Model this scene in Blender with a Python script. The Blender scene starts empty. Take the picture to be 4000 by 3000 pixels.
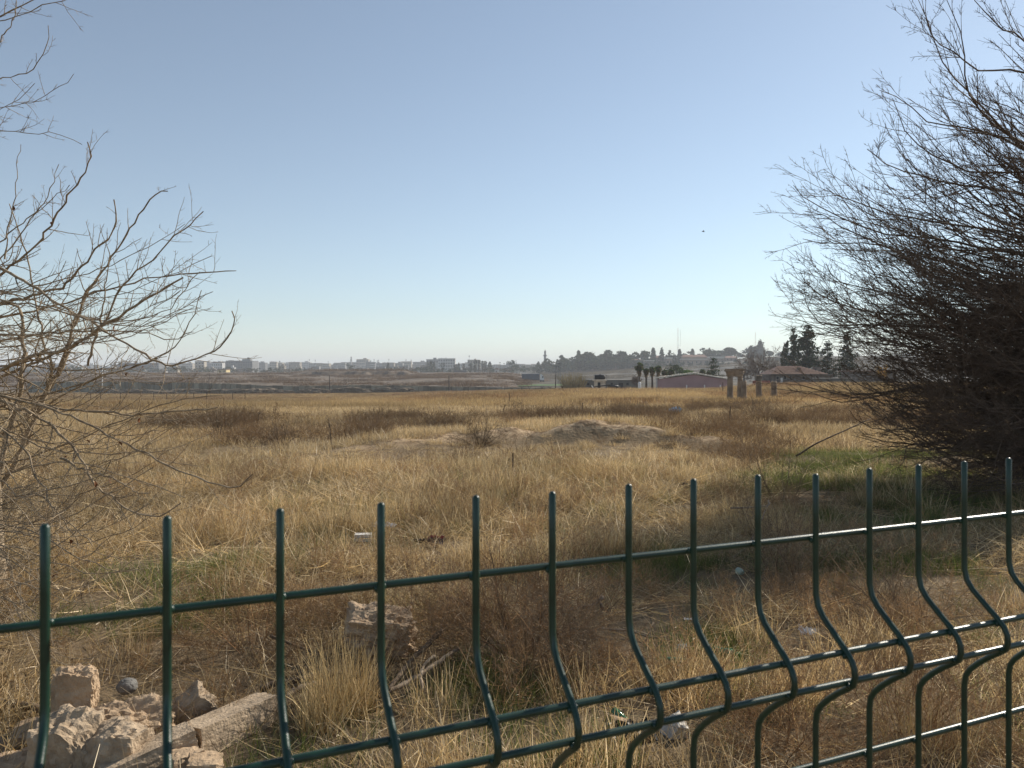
import bpy, bmesh, math, random
import numpy as np
from mathutils import Vector, Matrix
from mathutils import noise as mnoise

R = math.radians
random.seed(11)
sc = bpy.context.scene
col = sc.collection

# ------------------------------------------------------------------ camera, sky, sun, exposure
EYE = 1.75                       # eye height over the ground by the fence
F, CX, HY = 1659.0, 1106.0, 800.0   # focal length and horizon of a 2212 px wide picture
cd = bpy.data.cameras.new('camera')
cam = bpy.data.objects.new('camera', cd)
col.objects.link(cam)
cam.location = (0, 0, EYE)
cam.rotation_euler = (R(90), 0, 0)
cd.sensor_width = 36.0
cd.lens = 27.0
cd.shift_y = -29.5 / 2212
cd.clip_start = 0.02
cd.clip_end = 20000
cd.dof.use_dof = True
cd.dof.focus_distance = 9.0
cd.dof.aperture_fstop = 24.0
sc.camera = cam

SUN_AZ, SUN_EL = 48.0, 33.0      # measured from the view direction towards the side of the dense tree
world = bpy.data.worlds.new('World')
sc.world = world
world.use_nodes = True
wn = world.node_tree
bg = wn.nodes['Background']
sky = wn.nodes.new('ShaderNodeTexSky')
sky.sky_type = 'NISHITA'
sky.sun_disc = False
sky.sun_elevation = R(SUN_EL)
sky.sun_rotation = R(SUN_AZ)
sky.altitude = 300
sky.air_density = 1.0
sky.dust_density = 0.2
sky.ozone_density = 1.4
hs = wn.nodes.new('ShaderNodeHueSaturation')
hs.inputs['Saturation'].default_value = 0.70
hs.inputs['Value'].default_value = 1.06
wn.links.new(sky.outputs['Color'], hs.inputs['Color'])
tn = wn.nodes.new('ShaderNodeMix'); tn.data_type = 'RGBA'; tn.blend_type = 'MULTIPLY'; tn.inputs[0].default_value = 1.0
tn.inputs[7].default_value = (.915, .995, 1.03, 1)
wn.links.new(hs.outputs['Color'], tn.inputs[6])
wn.links.new(tn.outputs[2], bg.inputs['Color'])
bg.inputs['Strength'].default_value = 0.09

sl = bpy.data.lights.new('sun', 'SUN')
sl.energy = 5.0
sl.angle = R(0.53)
sl.color = (1.0, 0.92, 0.80)
sun = bpy.data.objects.new('sun', sl)
col.objects.link(sun)
sv = Vector((math.sin(R(SUN_AZ)) * math.cos(R(SUN_EL)), math.cos(R(SUN_AZ)) * math.cos(R(SUN_EL)), math.sin(R(SUN_EL))))
sun.rotation_euler = (-sv).to_track_quat('-Z', 'Y').to_euler()
sun.location = (20, 20, 40)

sc.view_settings.view_transform = 'Standard'
sc.view_settings.look = 'None'
sc.view_settings.gamma = 1.0
sc.view_settings.use_curve_mapping = False
sc.view_settings.exposure = 0.35
sc.cycles.max_bounces = 6
sc.cycles.diffuse_bounces = 3
sc.cycles.glossy_bounces = 2
sc.cycles.transmission_bounces = 4
sc.cycles.transparent_max_bounces = 8
sc.cycles.volume_bounces = 1
sc.cycles.caustics_reflective = False
sc.cycles.caustics_refractive = False

# ------------------------------------------------------------------ helpers
def sstep(a, b, t):
    u = np.clip((np.asarray(t, float) - a) / (b - a), 0, 1)
    return u * u * (3 - 2 * u)

def _hash(i, j, s):
    h = (i.astype(np.int64) * 374761393 + j.astype(np.int64) * 668265263 + s * 974634721) & 0x7fffffff
    h = ((h ^ (h >> 13)) * 1274126177) & 0x7fffffff
    return ((h ^ (h >> 16)) & 0xffff) / 65535.0

def vnoise(x, y, scale, seed):
    x = np.asarray(x, float) / scale; y = np.asarray(y, float) / scale
    i = np.floor(x); j = np.floor(y); u = x - i; v = y - j
    u = u * u * (3 - 2 * u); v = v * v * (3 - 2 * v)
    i = i.astype(np.int64); j = j.astype(np.int64)
    a = _hash(i, j, seed); b = _hash(i + 1, j, seed); c = _hash(i, j + 1, seed); d = _hash(i + 1, j + 1, seed)
    return (a * (1 - u) + b * u) * (1 - v) + (c * (1 - u) + d * u) * v

def fbm(x, y, scale, seed, octv=3):
    t = 0; a = 1; s = 0
    for k in range(octv):
        t = t + a * vnoise(x, y, scale / 2 ** k, seed + 17 * k); s += a; a *= .5
    return t / s

def tag(o, label=None, cat=None, group=None, kind=None):
    if label: o['label'] = label
    if cat: o['category'] = cat
    if group: o['group'] = group
    if kind: o['kind'] = kind
    return o

def link(o, parent=None):
    col.objects.link(o)
    if parent is not None: o.parent = parent
    return o

def empty(name, loc, label, cat, group=None, rz=0.0):
    o = bpy.data.objects.new(name, None)
    o.empty_display_size = .1
    o.location = loc; o.rotation_euler = (0, 0, rz)
    link(o); tag(o, label, cat, group)
    return o

def mesh_np(name, V, Q, C=None, smooth=False):
    """V (n,3), Q (m,k) equal-sized polygons, C (n,3) optional point colours"""
    V = np.ascontiguousarray(V, np.float32); Q = np.ascontiguousarray(Q, np.int32)
    me = bpy.data.meshes.new(name)
    me.vertices.add(len(V)); me.vertices.foreach_set('co', V.ravel())
    k = Q.shape[1]
    me.loops.add(Q.size); me.loops.foreach_set('vertex_index', Q.ravel())
    me.polygons.add(len(Q))
    me.polygons.foreach_set('loop_start', np.arange(0, Q.size, k, dtype=np.int32))
    me.polygons.foreach_set('loop_total', np.full(len(Q), k, np.int32))
    if smooth: me.polygons.foreach_set('use_smooth', np.ones(len(Q), bool))
    if C is not None:
        a = me.color_attributes.new('tone', 'FLOAT_COLOR', 'POINT')
        cc = np.ones((len(V), 4), np.float32); cc[:, :3] = C
        a.data.foreach_set('color', cc.ravel())
    me.update(calc_edges=True)
    return me

def obj_me(name, me, m, parent=None, loc=None):
    o = bpy.data.objects.new(name, me)
    if m is not None and not me.materials: me.materials.append(m)
    if loc is not None: o.location = loc
    return link(o, parent)

class MB:
    """collects boxes, rods and lofts; build() links them as one mesh object"""
    def __init__(s): s.v = []; s.f = []
    def add(s, vs, fs):
        n = len(s.v); s.v += [tuple(v) for v in vs]; s.f += [tuple(i + n for i in f) for f in fs]
    def box(s, x0, x1, y0, y1, z0, z1):
        s.add([(x0, y0, z0), (x1, y0, z0), (x1, y1, z0), (x0, y1, z0), (x0, y0, z1), (x1, y0, z1), (x1, y1, z1), (x0, y1, z1)],
              [(0, 3, 2, 1), (4, 5, 6, 7), (0, 1, 5, 4), (1, 2, 6, 5), (2, 3, 7, 6), (3, 0, 4, 7)])
        return s
    def lathe(s, prof, n=10, c=(0, 0), axis='z'):
        vs = []; fs = []
        for r, z in prof:
            for k in range(n):
                a = 2 * math.pi * k / n
                p = (r * math.cos(a), r * math.sin(a), z)
                if axis == 'x': p = (z, p[0], p[1])
                if axis == 'y': p = (p[0], z, p[1])
                vs.append((p[0] + c[0], p[1] + c[1], p[2] + (c[2] if len(c) > 2 else 0)))
        for i in range(len(prof) - 1):
            for k in range(n):
                fs.append((i * n + k, i * n + (k + 1) % n, (i + 1) * n + (k + 1) % n, (i + 1) * n + k))
        fs.append(tuple(range(n))[::-1]); fs.append(tuple((len(prof) - 1) * n + k for k in range(n)))
        s.add(vs, fs); return s
    def rod(s, a, b, r0, r1=None, n=6):
        a = Vector(a); b = Vector(b); r1 = r0 if r1 is None else r1
        d = (b - a).normalized(); u = d.orthogonal().normalized(); w = d.cross(u)
        vs = []
        for p, r in ((a, r0), (b, r1)):
            for k in range(n):
                t = 2 * math.pi * k / n
                vs.append(p + u * (r * math.cos(t)) + w * (r * math.sin(t)))
        fs = [(k, (k + 1) % n, n + (k + 1) % n, n + k) for k in range(n)]
        fs += [tuple(range(n))[::-1], tuple(range(n, 2 * n))]
        s.add(vs, fs); return s
    def prism(s, pts, y0, y1):
        """outline in x,z extruded along y"""
        n = len(pts)
        vs = [(x, y0, z) for x, z in pts] + [(x, y1, z) for x, z in pts]
        fs = [tuple(range(n)), tuple(range(2 * n - 1, n - 1, -1))] + [(k, n + k, n + (k + 1) % n, (k + 1) % n) for k in range(n)]
        s.add(vs, fs); return s
    def mesh(s, name, smooth=False):
        me = bpy.data.meshes.new(name); me.from_pydata(s.v, [], s.f)
        bm = bmesh.new(); bm.from_mesh(me); bmesh.ops.recalc_face_normals(bm, faces=bm.faces); bm.to_mesh(me); bm.free()
        if smooth: me.polygons.foreach_set('use_smooth', np.ones(len(me.polygons), bool))
        return me
    def build(s, name, m, parent=None, loc=None, smooth=False):
        return obj_me(name, s.mesh(name, smooth), m, parent, loc)

def copy_tree(o, loc, rz=None, scale=None, label=None, group=None):
    def cp(a, par):
        c = a.copy(); col.objects.link(c)
        if par is not None: c.parent = par
        for ch in a.children: cp(ch, c)
        return c
    c = cp(o, None)
    c.location = loc
    if rz is not None: c.rotation_euler = (0, 0, rz)
    if scale is not None: c.scale = scale if hasattr(scale, '__len__') else (scale,) * 3
    if label: c['label'] = label
    if group: c['group'] = group
    return c

# ------------------------------------------------------------------ materials
MATS = {}
def M(name, c1, c2=None, scale=4.0, rough=.85, bump=0.0, bscale=None, spec=.25, metal=0.0, detail=6.0, trans=0.0, lo=.35, hi=.65, bdist=.02):
    if name in MATS: return MATS[name]
    m = bpy.data.materials.new(name); m.use_nodes = True; MATS[name] = m
    nt = m.node_tree; N = nt.nodes; L = nt.links
    p = N['Principled BSDF']
    p.inputs['Roughness'].default_value = rough
    p.inputs['Specular IOR Level'].default_value = spec
    p.inputs['Metallic'].default_value = metal
    if trans: p.inputs['Transmission Weight'].default_value = trans
    tc = N.new('ShaderNodeTexCoord')
    if c2 is None: c2 = tuple(c * .8 for c in c1)
    nz = N.new('ShaderNodeTexNoise'); nz.inputs['Scale'].default_value = scale; nz.inputs['Detail'].default_value = detail
    L.new(tc.outputs['Object'], nz.inputs['Vector'])
    cr = N.new('ShaderNodeValToRGB')
    cr.color_ramp.elements[0].position = lo; cr.color_ramp.elements[0].color = (*c2, 1)
    cr.color_ramp.elements[1].position = hi; cr.color_ramp.elements[1].color = (*c1, 1)
    L.new(nz.outputs['Fac'], cr.inputs['Fac']); L.new(cr.outputs['Color'], p.inputs['Base Color'])
    if bump:
        n2 = N.new('ShaderNodeTexNoise'); n2.inputs['Scale'].default_value = bscale or scale * 4; n2.inputs['Detail'].default_value = 8
        L.new(tc.outputs['Object'], n2.inputs['Vector'])
        b = N.new('ShaderNodeBump'); b.inputs['Strength'].default_value = bump; b.inputs['Distance'].default_value = bdist
        L.new(n2.outputs['Fac'], b.inputs['Height']); L.new(b.outputs['Normal'], p.inputs['Normal'])
    return m

def plant_mat(name, transl=.4, base=None, inst=True, gloss=0.0):
    """diffuse + translucent, colour = point colour 'tone' (x the instance's own 'tint')"""
    m = bpy.data.materials.new(name); m.use_nodes = True
    nt = m.node_tree; N = nt.nodes; L = nt.links
    N.remove(N['Principled BSDF'])
    out = N['Material Output']
    a = N.new('ShaderNodeAttribute'); a.attribute_name = 'tone'; a.attribute_type = 'GEOMETRY'
    csrc = a.outputs['Color']
    if inst:
        b = N.new('ShaderNodeAttribute'); b.attribute_name = 'tint'; b.attribute_type = 'INSTANCER'
        mx = N.new('ShaderNodeMix'); mx.data_type = 'RGBA'; mx.blend_type = 'MULTIPLY'; mx.inputs[0].default_value = 1
        L.new(csrc, mx.inputs[6]); L.new(b.outputs['Color'], mx.inputs[7]); csrc = mx.outputs[2]
    d = N.new('ShaderNodeBsdfDiffuse'); t = N.new('ShaderNodeBsdfTranslucent'); ms = N.new('ShaderNodeMixShader')
    ms.inputs[0].default_value = transl
    L.new(csrc, d.inputs['Color']); L.new(csrc, t.inputs['Color'])
    L.new(d.outputs[0], ms.inputs[1]); L.new(t.outputs[0], ms.inputs[2])
    o = ms.outputs[0]
    if gloss:
        g = N.new('ShaderNodeBsdfGlossy'); g.inputs['Roughness'].default_value = .45; g.inputs['Color'].default_value = (.9, .85, .75, 1)
        m2 = N.new('ShaderNodeMixShader'); m2.inputs[0].default_value = gloss
        L.new(o, m2.inputs[1]); L.new(g.outputs[0], m2.inputs[2]); o = m2.outputs[0]
    L.new(o, out.inputs['Surface'])
    MATS[name] = m
    return m

# ------------------------------------------------------------------ terrain
_DL = [-60, 0, 24, 45, 65, 90, 150, 240, 330, 420, 700, 1000, 1300, 2000, 7000]
_HL = [1.75, 1.75, 1.80, 2.32, 3.05, 3.85, 5.5, 7.2, 7.2, 6.2, 8.5, 6.5, 4.0, 2.0, -6]
_DM = [-60, 0, 24, 45, 65, 92, 112, 135, 170, 330, 420, 700, 1000, 1300, 2000, 7000]
_HM = [1.75, 1.75, 1.80, 2.2, 2.58, 2.66, 2.86, 4.4, 5.6, 6.4, 6.2, 8.5, 6.5, 4.0, 2.0, -6]
_HR = [1.75, 1.75, 1.80, 2.1, 2.44, 2.2, 2.0, 2.8, 3.6, 6.4, 6.2, 8.5, 6.5, 4.0, 2.0, -6]
BANK = [(-4.6, 15.6, .04), (-3.5, 16.3, .14), (-2.5, 17.6, .22), (-1.3, 19.2, .28), (.3, 19.6, .34), (2.0, 19.4, .52), (3.3, 18.8, .42), (4.7, 18.2, .24), (6.0, 17.9, .04)]

def bank_at(x, y):
    """(signed distance to the crest of the little dirt bank, its height there)"""
    x = np.asarray(x, float); y = np.asarray(y, float)
    best = np.full(x.shape, 1e9); hh = np.zeros(x.shape); sg = np.zeros(x.shape)
    for (x0, y0, h0), (x1, y1, h1) in zip(BANK[:-1], BANK[1:]):
        dx, dy = x1 - x0, y1 - y0
        t = np.clip(((x - x0) * dx + (y - y0) * dy) / (dx * dx + dy * dy), 0, 1)
        px, py = x0 + t * dx, y0 + t * dy
        d = np.hypot(x - px, y - py); m = d < best
        best = np.where(m, d, best); hh = np.where(m, h0 + t * (h1 - h0), hh); sg = np.where(m, np.sign(y - py), sg)
    return best * sg, hh

def gz(X, Y):
    X = np.asarray(X, float); Y = np.asarray(Y, float)
    xd = CX + F * X / np.maximum(Y, 6.0)
    hl = np.interp(Y, _DL, _HL); hm = np.interp(Y, _DM, _HM); hr = np.interp(Y, _DM, _HR)
    t = sstep(600, 1290, xd); u = sstep(1500, 1700, xd)
    h = hl * (1 - t) + hm * t
    h = h * (1 - u) + hr * u
    r = np.hypot(X, Y)
    z = EYE - h
    z = z + (fbm(X, Y, 2.2, 3) - .5) * .16 * sstep(2.5, 6, r) + (fbm(X, Y, 9, 5) - .5) * .30 * sstep(8, 25, r) * (1 - .6 * sstep(60, 100, r))
    z = z + (fbm(X, Y, 60, 9) - .5) * 1.6 * sstep(150, 400, r)
    d, hh = bank_at(X, Y)
    w = np.where(d < 0, .75, 1.6)
    z = z + hh * np.exp(-(d / w) ** 2) * (1 + .8 * (fbm(X, Y, .7, 21) - .5))
    return z
def gz1(x, y): return float(gz(np.array([x]), np.array([y]))[0])
def at(x, y, d):
    """the point seen at (x, y) of the 2212 px wide picture when it lies d metres ahead"""
    return Vector(((x - CX) / F * d, d, EYE - (y - HY) / F * d))
def on_ground(x, d):
    X = (x - CX) / F * d
    return Vector((X, d, gz1(X, d)))

# ground sheet, rings round the spot by the fence out to the horizon
az = np.concatenate([np.arange(-50, 50.01, .36), np.arange(56, 305, 6.0)]) * math.pi / 180
rr = [0.6]
while rr[-1] < 7000: rr.append(rr[-1] * (1.006 if 14.5 < rr[-1] < 21.5 else 1.034))
rr = np.array(rr); na, nr = len(az), len(rr)
A, RR_ = np.meshgrid(az, rr)
X = (RR_ * np.sin(A)).ravel(); Y = (RR_ * np.cos(A)).ravel()
V = np.stack([X, Y, gz(X, Y)], 1)
i = np.arange(nr - 1)[:, None] * na; j = np.arange(na)[None, :]; j2 = (j + 1) % na
Q = np.stack([i + j, i + j2, i + na + j2, i + na + j], -1).reshape(-1, 4)
V = np.vstack([V, [[0, 0, gz1(0, 0)]]])
_bd, _bh = bank_at(V[:, 0], V[:, 1])
_bw = np.clip(_bh * 3, 0, 1) * np.exp(-((_bd + .10) / .42) ** 2) * sstep(.32, .48, fbm(V[:, 0], V[:, 1], 1.1, 88))
_fw = sstep(225, 300, V[:, 1])
gme = mesh_np('ground', V, Q, np.stack([_bw, _fw, _bw], 1), smooth=True)
bm = bmesh.new(); bm.from_mesh(gme); bm.verts.ensure_lookup_table()
c = bm.verts[len(V) - 1]
for k in range(na): bm.faces.new((c, bm.verts[(k + 1) % na], bm.verts[k]))
bmesh.ops.recalc_face_normals(bm, faces=bm.faces)
bm.to_mesh(gme); bm.free()

def ground_mat():
    m = bpy.data.materials.new('field_soil'); m.use_nodes = True
    nt = m.node_tree; N = nt.nodes; L = nt.links; p = N['Principled BSDF']
    p.inputs['Roughness'].default_value = .95; p.inputs['Specular IOR Level'].default_value = .1
    at_ = N.new('ShaderNodeAttribute'); at_.attribute_name = 'tone'; at_.attribute_type = 'GEOMETRY'
    tc = N.new('ShaderNodeTexCoord')
    def nz(s, det=8): 
        n = N.new('ShaderNodeTexNoise'); n.inputs['Scale'].default_value = s; n.inputs['Detail'].default_value = det
        L.new(tc.outputs['Object'], n.inputs['Vector']); return n
    def ramp(n, stops):
        r = N.new('ShaderNodeValToRGB'); e = r.color_ramp.elements
        e[0].position, e[0].color = stops[0][0], (*stops[0][1], 1); e[1].position, e[1].color = stops[-1][0], (*stops[-1][1], 1)
        for q, c in stops[1:-1]: k = e.new(q); k.color = (*c, 1)
        L.new(n.outputs['Fac'], r.inputs['Fac']); return r
    fine = ramp(nz(3.0, 10), [(.3, (.05, .037, .024)), (.5, (.11, .08, .048)), (.7, (.20, .145, .085))])
    wide = ramp(nz(.06, 8), [(.36, (.15, .11, .07)), (.5, (.27, .20, .12)), (.62, (.36, .27, .15))])
    mx = N.new('ShaderNodeMix'); mx.data_type = 'RGBA'; mx.inputs[0].default_value = .5
    L.new(fine.outputs['Color'], mx.inputs[6]); L.new(wide.outputs['Color'], mx.inputs[7])
    pale = ramp(nz(6.0, 10), [(.35, (.17, .112, .065)), (.5, (.38, .27, .165)), (.65, (.52, .39, .25))])
    m3 = N.new('ShaderNodeMix'); m3.data_type = 'RGBA'
    sp = N.new('ShaderNodeSeparateColor'); L.new(at_.outputs['Color'], sp.inputs[0]); L.new(sp.outputs[0], m3.inputs[0])
    L.new(mx.outputs[2], m3.inputs[6]); L.new(pale.outputs['Color'], m3.inputs[7])
    vall = ramp(nz(.035, 10), [(.38, (.045, .042, .034)), (.5, (.085, .075, .055)), (.62, (.14, .115, .08))])
    m4 = N.new('ShaderNodeMix'); m4.data_type = 'RGBA'; L.new(sp.outputs[1], m4.inputs[0])
    L.new(m3.outputs[2], m4.inputs[6]); L.new(vall.outputs['Color'], m4.inputs[7])
    L.new(m4.outputs[2], p.inputs['Base Color'])
    b = N.new('ShaderNodeBump'); b.inputs['Strength'].default_value = .7; b.inputs['Distance'].default_value = .04
    L.new(nz(14, 10).outputs['Fac'], b.inputs['Height']); L.new(b.outputs['Normal'], p.inputs['Normal'])
    return m
ground = obj_me('ground', gme, ground_mat()); tag(ground, 'dry field of soil and straw sloping gently away from the fence', kind='structure')

def sheet(name, xs, ys, fz, m, label):
    Xg, Yg = np.meshgrid(xs, ys)
    Z = fz(Xg, Yg)
    V = np.stack([Xg.ravel(), Yg.ravel(), Z.ravel()], 1); n = len(xs)
    i = np.arange(len(ys) - 1)[:, None] * n; j = np.arange(n - 1)[None, :]
    Q = np.stack([i + j, i + j + 1, i + n + j + 1, i + n + j], -1).reshape(-1, 4)
    o = obj_me(name, mesh_np(name, V, Q, smooth=True), m)
    return tag(o, label, kind='structure')

# bare mound behind the concrete wall, with an eroded scarp along its crest
def mound_z(X, Y):
    xd = CX + F * X / Y
    h = np.interp(Y, [255, 270, 292, 330, 400, 480, 540, 600, 660, 700], [10, 7.3, 5.6, 5.0, 4.1, 2.75, 1.9, 1.7, 2.6, 9])
    z = EYE - h
    gul = fbm(X, Y * .35, 9, 41)
    sc_ = sstep(618, 690, xd) * (1 - sstep(865, 905, xd))
    edge = 478 + 26 * (fbm(X, Y * 0 + 3, 24, 43) - .5) + 30 * (gul - .5)
    z = z + sc_ * (2.7 * sstep(edge - 3, edge + 4, Y) - .5)
    z = z + (fbm(X, Y, 30, 44) - .5) * .9 + (fbm(X, Y, 6, 45) - .5) * .45
    side = sstep(1085, 1235, xd)
    z = z - side * 7.5
    return z - 6 * sstep(-160, -240, xd)
mound_m = M('mound_soil', (.165, .128, .094), (.07, .055, .042), scale=.22, rough=.95, bump=.6, bscale=1.2, bdist=.3, lo=.38, hi=.58)
sheet('mound', np.linspace(-400, 60, 300), np.concatenate([np.linspace(256, 460, 60), np.linspace(463, 520, 50), np.linspace(524, 700, 30)]), mound_z, mound_m,
      'bare eroded earth mound behind the concrete wall')

def hill_top(xd): return np.interp(xd, [900, 1060, 1150, 1250, 1330, 1400, 1500, 1600, 1720, 1900, 2300, 2900], [830, 820, 808, 801, 796, 790, 785, 777, 770, 772, 776, 780])
def hill_z(X, Y):
    xd = CX + F * X / Y
    zt = -(hill_top(xd) - HY) / F * 900
    t = np.clip((Y - 560) / 340, 0, 1)
    z0 = -7.6
    n = t * 7 + fbm(X, Y, 90, 51) * 1.6
    ter = (np.floor(n) + sstep(.55, .95, n - np.floor(n))) / 7.8
    z = z0 + (zt - z0) * np.clip(.5 * ter + .5 * t ** 1.25, 0, 1.1)
    z = np.where(Y > 900, zt + (Y - 900) * .022 * (zt > -6), z)
    z = z + (fbm(X, Y, 25, 53) - .5) * 1.6 - 8 * (1 - sstep(555, 590, Y)) - 6 * (1 - sstep(960, 1080, xd))
    return z + EYE
hill_m = M('hill_soil', (.088, .076, .057), (.034, .032, .027), scale=.05, rough=.95, bump=.4, bscale=.4, bdist=.4, detail=10, lo=.40, hi=.60)
sheet('hill', np.linspace(-120, 1000, 330), np.linspace(556, 1120, 150), hill_z, hill_m, 'terraced dry hillside rising to a wooded ridge')
def hill1(x, y): return max(float(hill_z(np.array([x]), np.array([y]))[0]), gz1(x, y))

# road with the lorry, and a green crop strip below it
def strip(name, x0, x1, yc, w, dz, m, label, n=40):
    xs = np.linspace(x0, x1, n)
    return sheet(name, xs, np.linspace(yc - w / 2, yc + w / 2, 5), lambda a, b: gz(a, b * 0 + yc) + dz + 0 * b, m, label)
asph = M('asphalt', (.07, .068, .065), (.05, .05, .05), scale=2, rough=.9)
strip('road', -10, 330, 421, 9, .25, asph, 'pale grey road crossing the valley beyond the field')

# ------------------------------------------------------------------ growing things: polylines, tubes, ribbons
def _nrm(a): return a / np.maximum(np.linalg.norm(a, axis=-1, keepdims=True), 1e-9)

def grow(S, D, L, r0, K, wob, up, g, taper=.3, curl=None):
    n = len(S); P = np.empty((n, K + 1, 3)); P[:, 0] = S; d = _nrm(D); st = (np.asarray(L) / K)[:, None]
    for k in range(K):
        d = d + g.normal(0, wob, (n, 3))
        d[:, 2] += up
        if curl is not None: d = d + curl
        d = _nrm(d); P[:, k + 1] = P[:, k] + d * st
    t = np.linspace(0, 1, K + 1)
    return P, np.asarray(r0)[:, None] * (1 - (1 - taper) * t)

def spawn(P, RR, per, g, ang=(.5, .9), lf=(.25, .5), rf=.55, tmin=.15, tmax=.97, fall=.55):
    n, K1, _ = P.shape
    idx = np.repeat(np.arange(n), per)
    t = g.uniform(tmin, tmax, len(idx)); q = t * (K1 - 1); i = np.minimum(q.astype(int), K1 - 2); f = (q - i)[:, None]
    S = P[idx, i] * (1 - f) + P[idx, i + 1] * f
    T = _nrm(P[idx, i + 1] - P[idx, i])
    per_ = _nrm(np.cross(T, g.normal(0, 1, (len(idx), 3))))
    a = g.uniform(ang[0], ang[1], len(idx))[:, None]
    D = T * np.cos(a) + per_ * np.sin(a)
    pl = np.linalg.norm(np.diff(P, axis=1), axis=2).sum(1)[idx]
    L = pl * g.uniform(lf[0], lf[1], len(idx)) * (1 - fall * t)
    r = (RR[idx, i] * (1 - f[:, 0]) + RR[idx, i + 1] * f[:, 0]) * rf
    return S, D, L, r, idx

def tubes(P, RR, sides=3):
    """P (n,k,3) polylines, RR (n,k) radii -> vertices, quads"""
    n, k, _ = P.shape
    T = _nrm(np.gradient(P, axis=1)) if k > 2 else _nrm(np.repeat((P[:, 1:] - P[:, :1]), 2, 1))
    mean = _nrm(P[:, -1] - P[:, 0])
    ref = np.where(np.abs(mean[:, 2:3]) < .8, np.array([[0, 0, 1.]]), np.array([[1., 0, 0]]))
    ref = np.repeat(ref[:, None], k, 1)
    U = _nrm(np.cross(T, ref)); W = np.cross(T, U)
    ph = 2 * np.pi * np.arange(sides) / sides
    V = P[:, :, None] + RR[:, :, None, None] * (np.cos(ph)[None, None, :, None] * U[:, :, None] + np.sin(ph)[None, None, :, None] * W[:, :, None])
    b = (np.arange(n)[:, None, None] * k + np.arange(k - 1)[None, :, None]) * sides
    s = np.arange(sides)[None, None, :]; s2 = (s + 1) % sides
    Q = np.stack([b + s, b + s2, b + sides + s2, b + sides + s], -1).reshape(-1, 4)
    return V.reshape(-1, 3), Q

def ribbons(P, RR, g):
    """flat blades"""
    n, k, _ = P.shape
    mean = _nrm(P[:, -1] - P[:, 0])
    U = _nrm(np.cross(mean, g.normal(0, 1, (n, 3))))[:, None, :]
    V = np.stack([P - U * RR[:, :, None], P + U * RR[:, :, None]], 2)
    b = (np.arange(n)[:, None] * k + np.arange(k - 1)[None, :]) * 2
    Q = np.stack([b, b + 1, b + 3, b + 2], -1).reshape(-1, 4)
    return V.reshape(-1, 3), Q

def join(parts):
    Vs = []; Qs = []; n = 0
    for v, q in parts:
        Vs.append(v); Qs.append(q + n); n += len(v)
    return np.vstack(Vs), np.vstack(Qs)

def catmull(pts, K):
    p = np.asarray(pts, float); n = len(p)
    seg = np.r_[0, np.cumsum(np.linalg.norm(np.diff(p, axis=0), axis=1))]; seg /= seg[-1]
    pp = np.vstack([2 * p[0] - p[1], p, 2 * p[-1] - p[-2]])
    out = []
    for t in np.linspace(0, 1, K + 1):
        i = min(np.searchsorted(seg, t, 'right') - 1, n - 2); u = (t - seg[i]) / (seg[i + 1] - seg[i])
        a, b, c_, d = pp[i], pp[i + 1], pp[i + 2], pp[i + 3]
        out.append(.5 * (2 * b + (c_ - a) * u + (2 * a - 5 * b + 4 * c_ - d) * u * u + (3 * b - a - 3 * c_ + d) * u ** 3))
    return np.array(out)

# ------------------------------------------------------------------ grass: a few clump meshes, scattered as instances
STRAW = np.array([[.66, .51, .29], [.78, .64, .42], [.52, .38, .20], [.61, .45, .22], [.38, .275, .16]])
BROWN = np.array([[.30, .19, .10], [.36, .22, .11], [.24, .15, .085], [.42, .28, .15]])
GREEN = np.array([[.13, .18, .04], [.17, .21, .055], [.10, .15, .035], [.26, .25, .08]])
clumps = bpy.data.collections.new('grass_clumps')
grass_m = plant_mat('grass_blade', .48, gloss=.05)

def blade_clump(name, n, rad, hl, el, w, K, wob, up, pal, g, pts=None):
    S = np.zeros((n, 3)); a = g.uniform(0, 2 * np.pi, n); q = rad * np.sqrt(g.uniform(0, 1, n))
    S[:, 0] = q * np.cos(a); S[:, 1] = q * np.sin(a); S[:, 2] = -.015
    e = g.uniform(el[0], el[1], n); b = a + g.normal(0, 1.3, n)
    D = np.stack([np.cos(b) * np.cos(e), np.sin(b) * np.cos(e), np.sin(e)], 1)
    L = g.uniform(hl[0], hl[1], n)
    P, RR = grow(S, D, L, g.uniform(w * .6, w * 1.2, n) / 2, K, wob, up, g, .25)
    P[:, :, 2] = np.maximum(P[:, :, 2], -.01 + .004 * g.uniform(0, 1, (n, 1)))
    V, Q = ribbons(P, RR, g)
    C = pal[g.integers(0, len(pal), n)] * g.uniform(.5, 1.35, (n, 1))
    return V, Q, np.repeat(C, (K + 1) * 2, 0)

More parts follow.
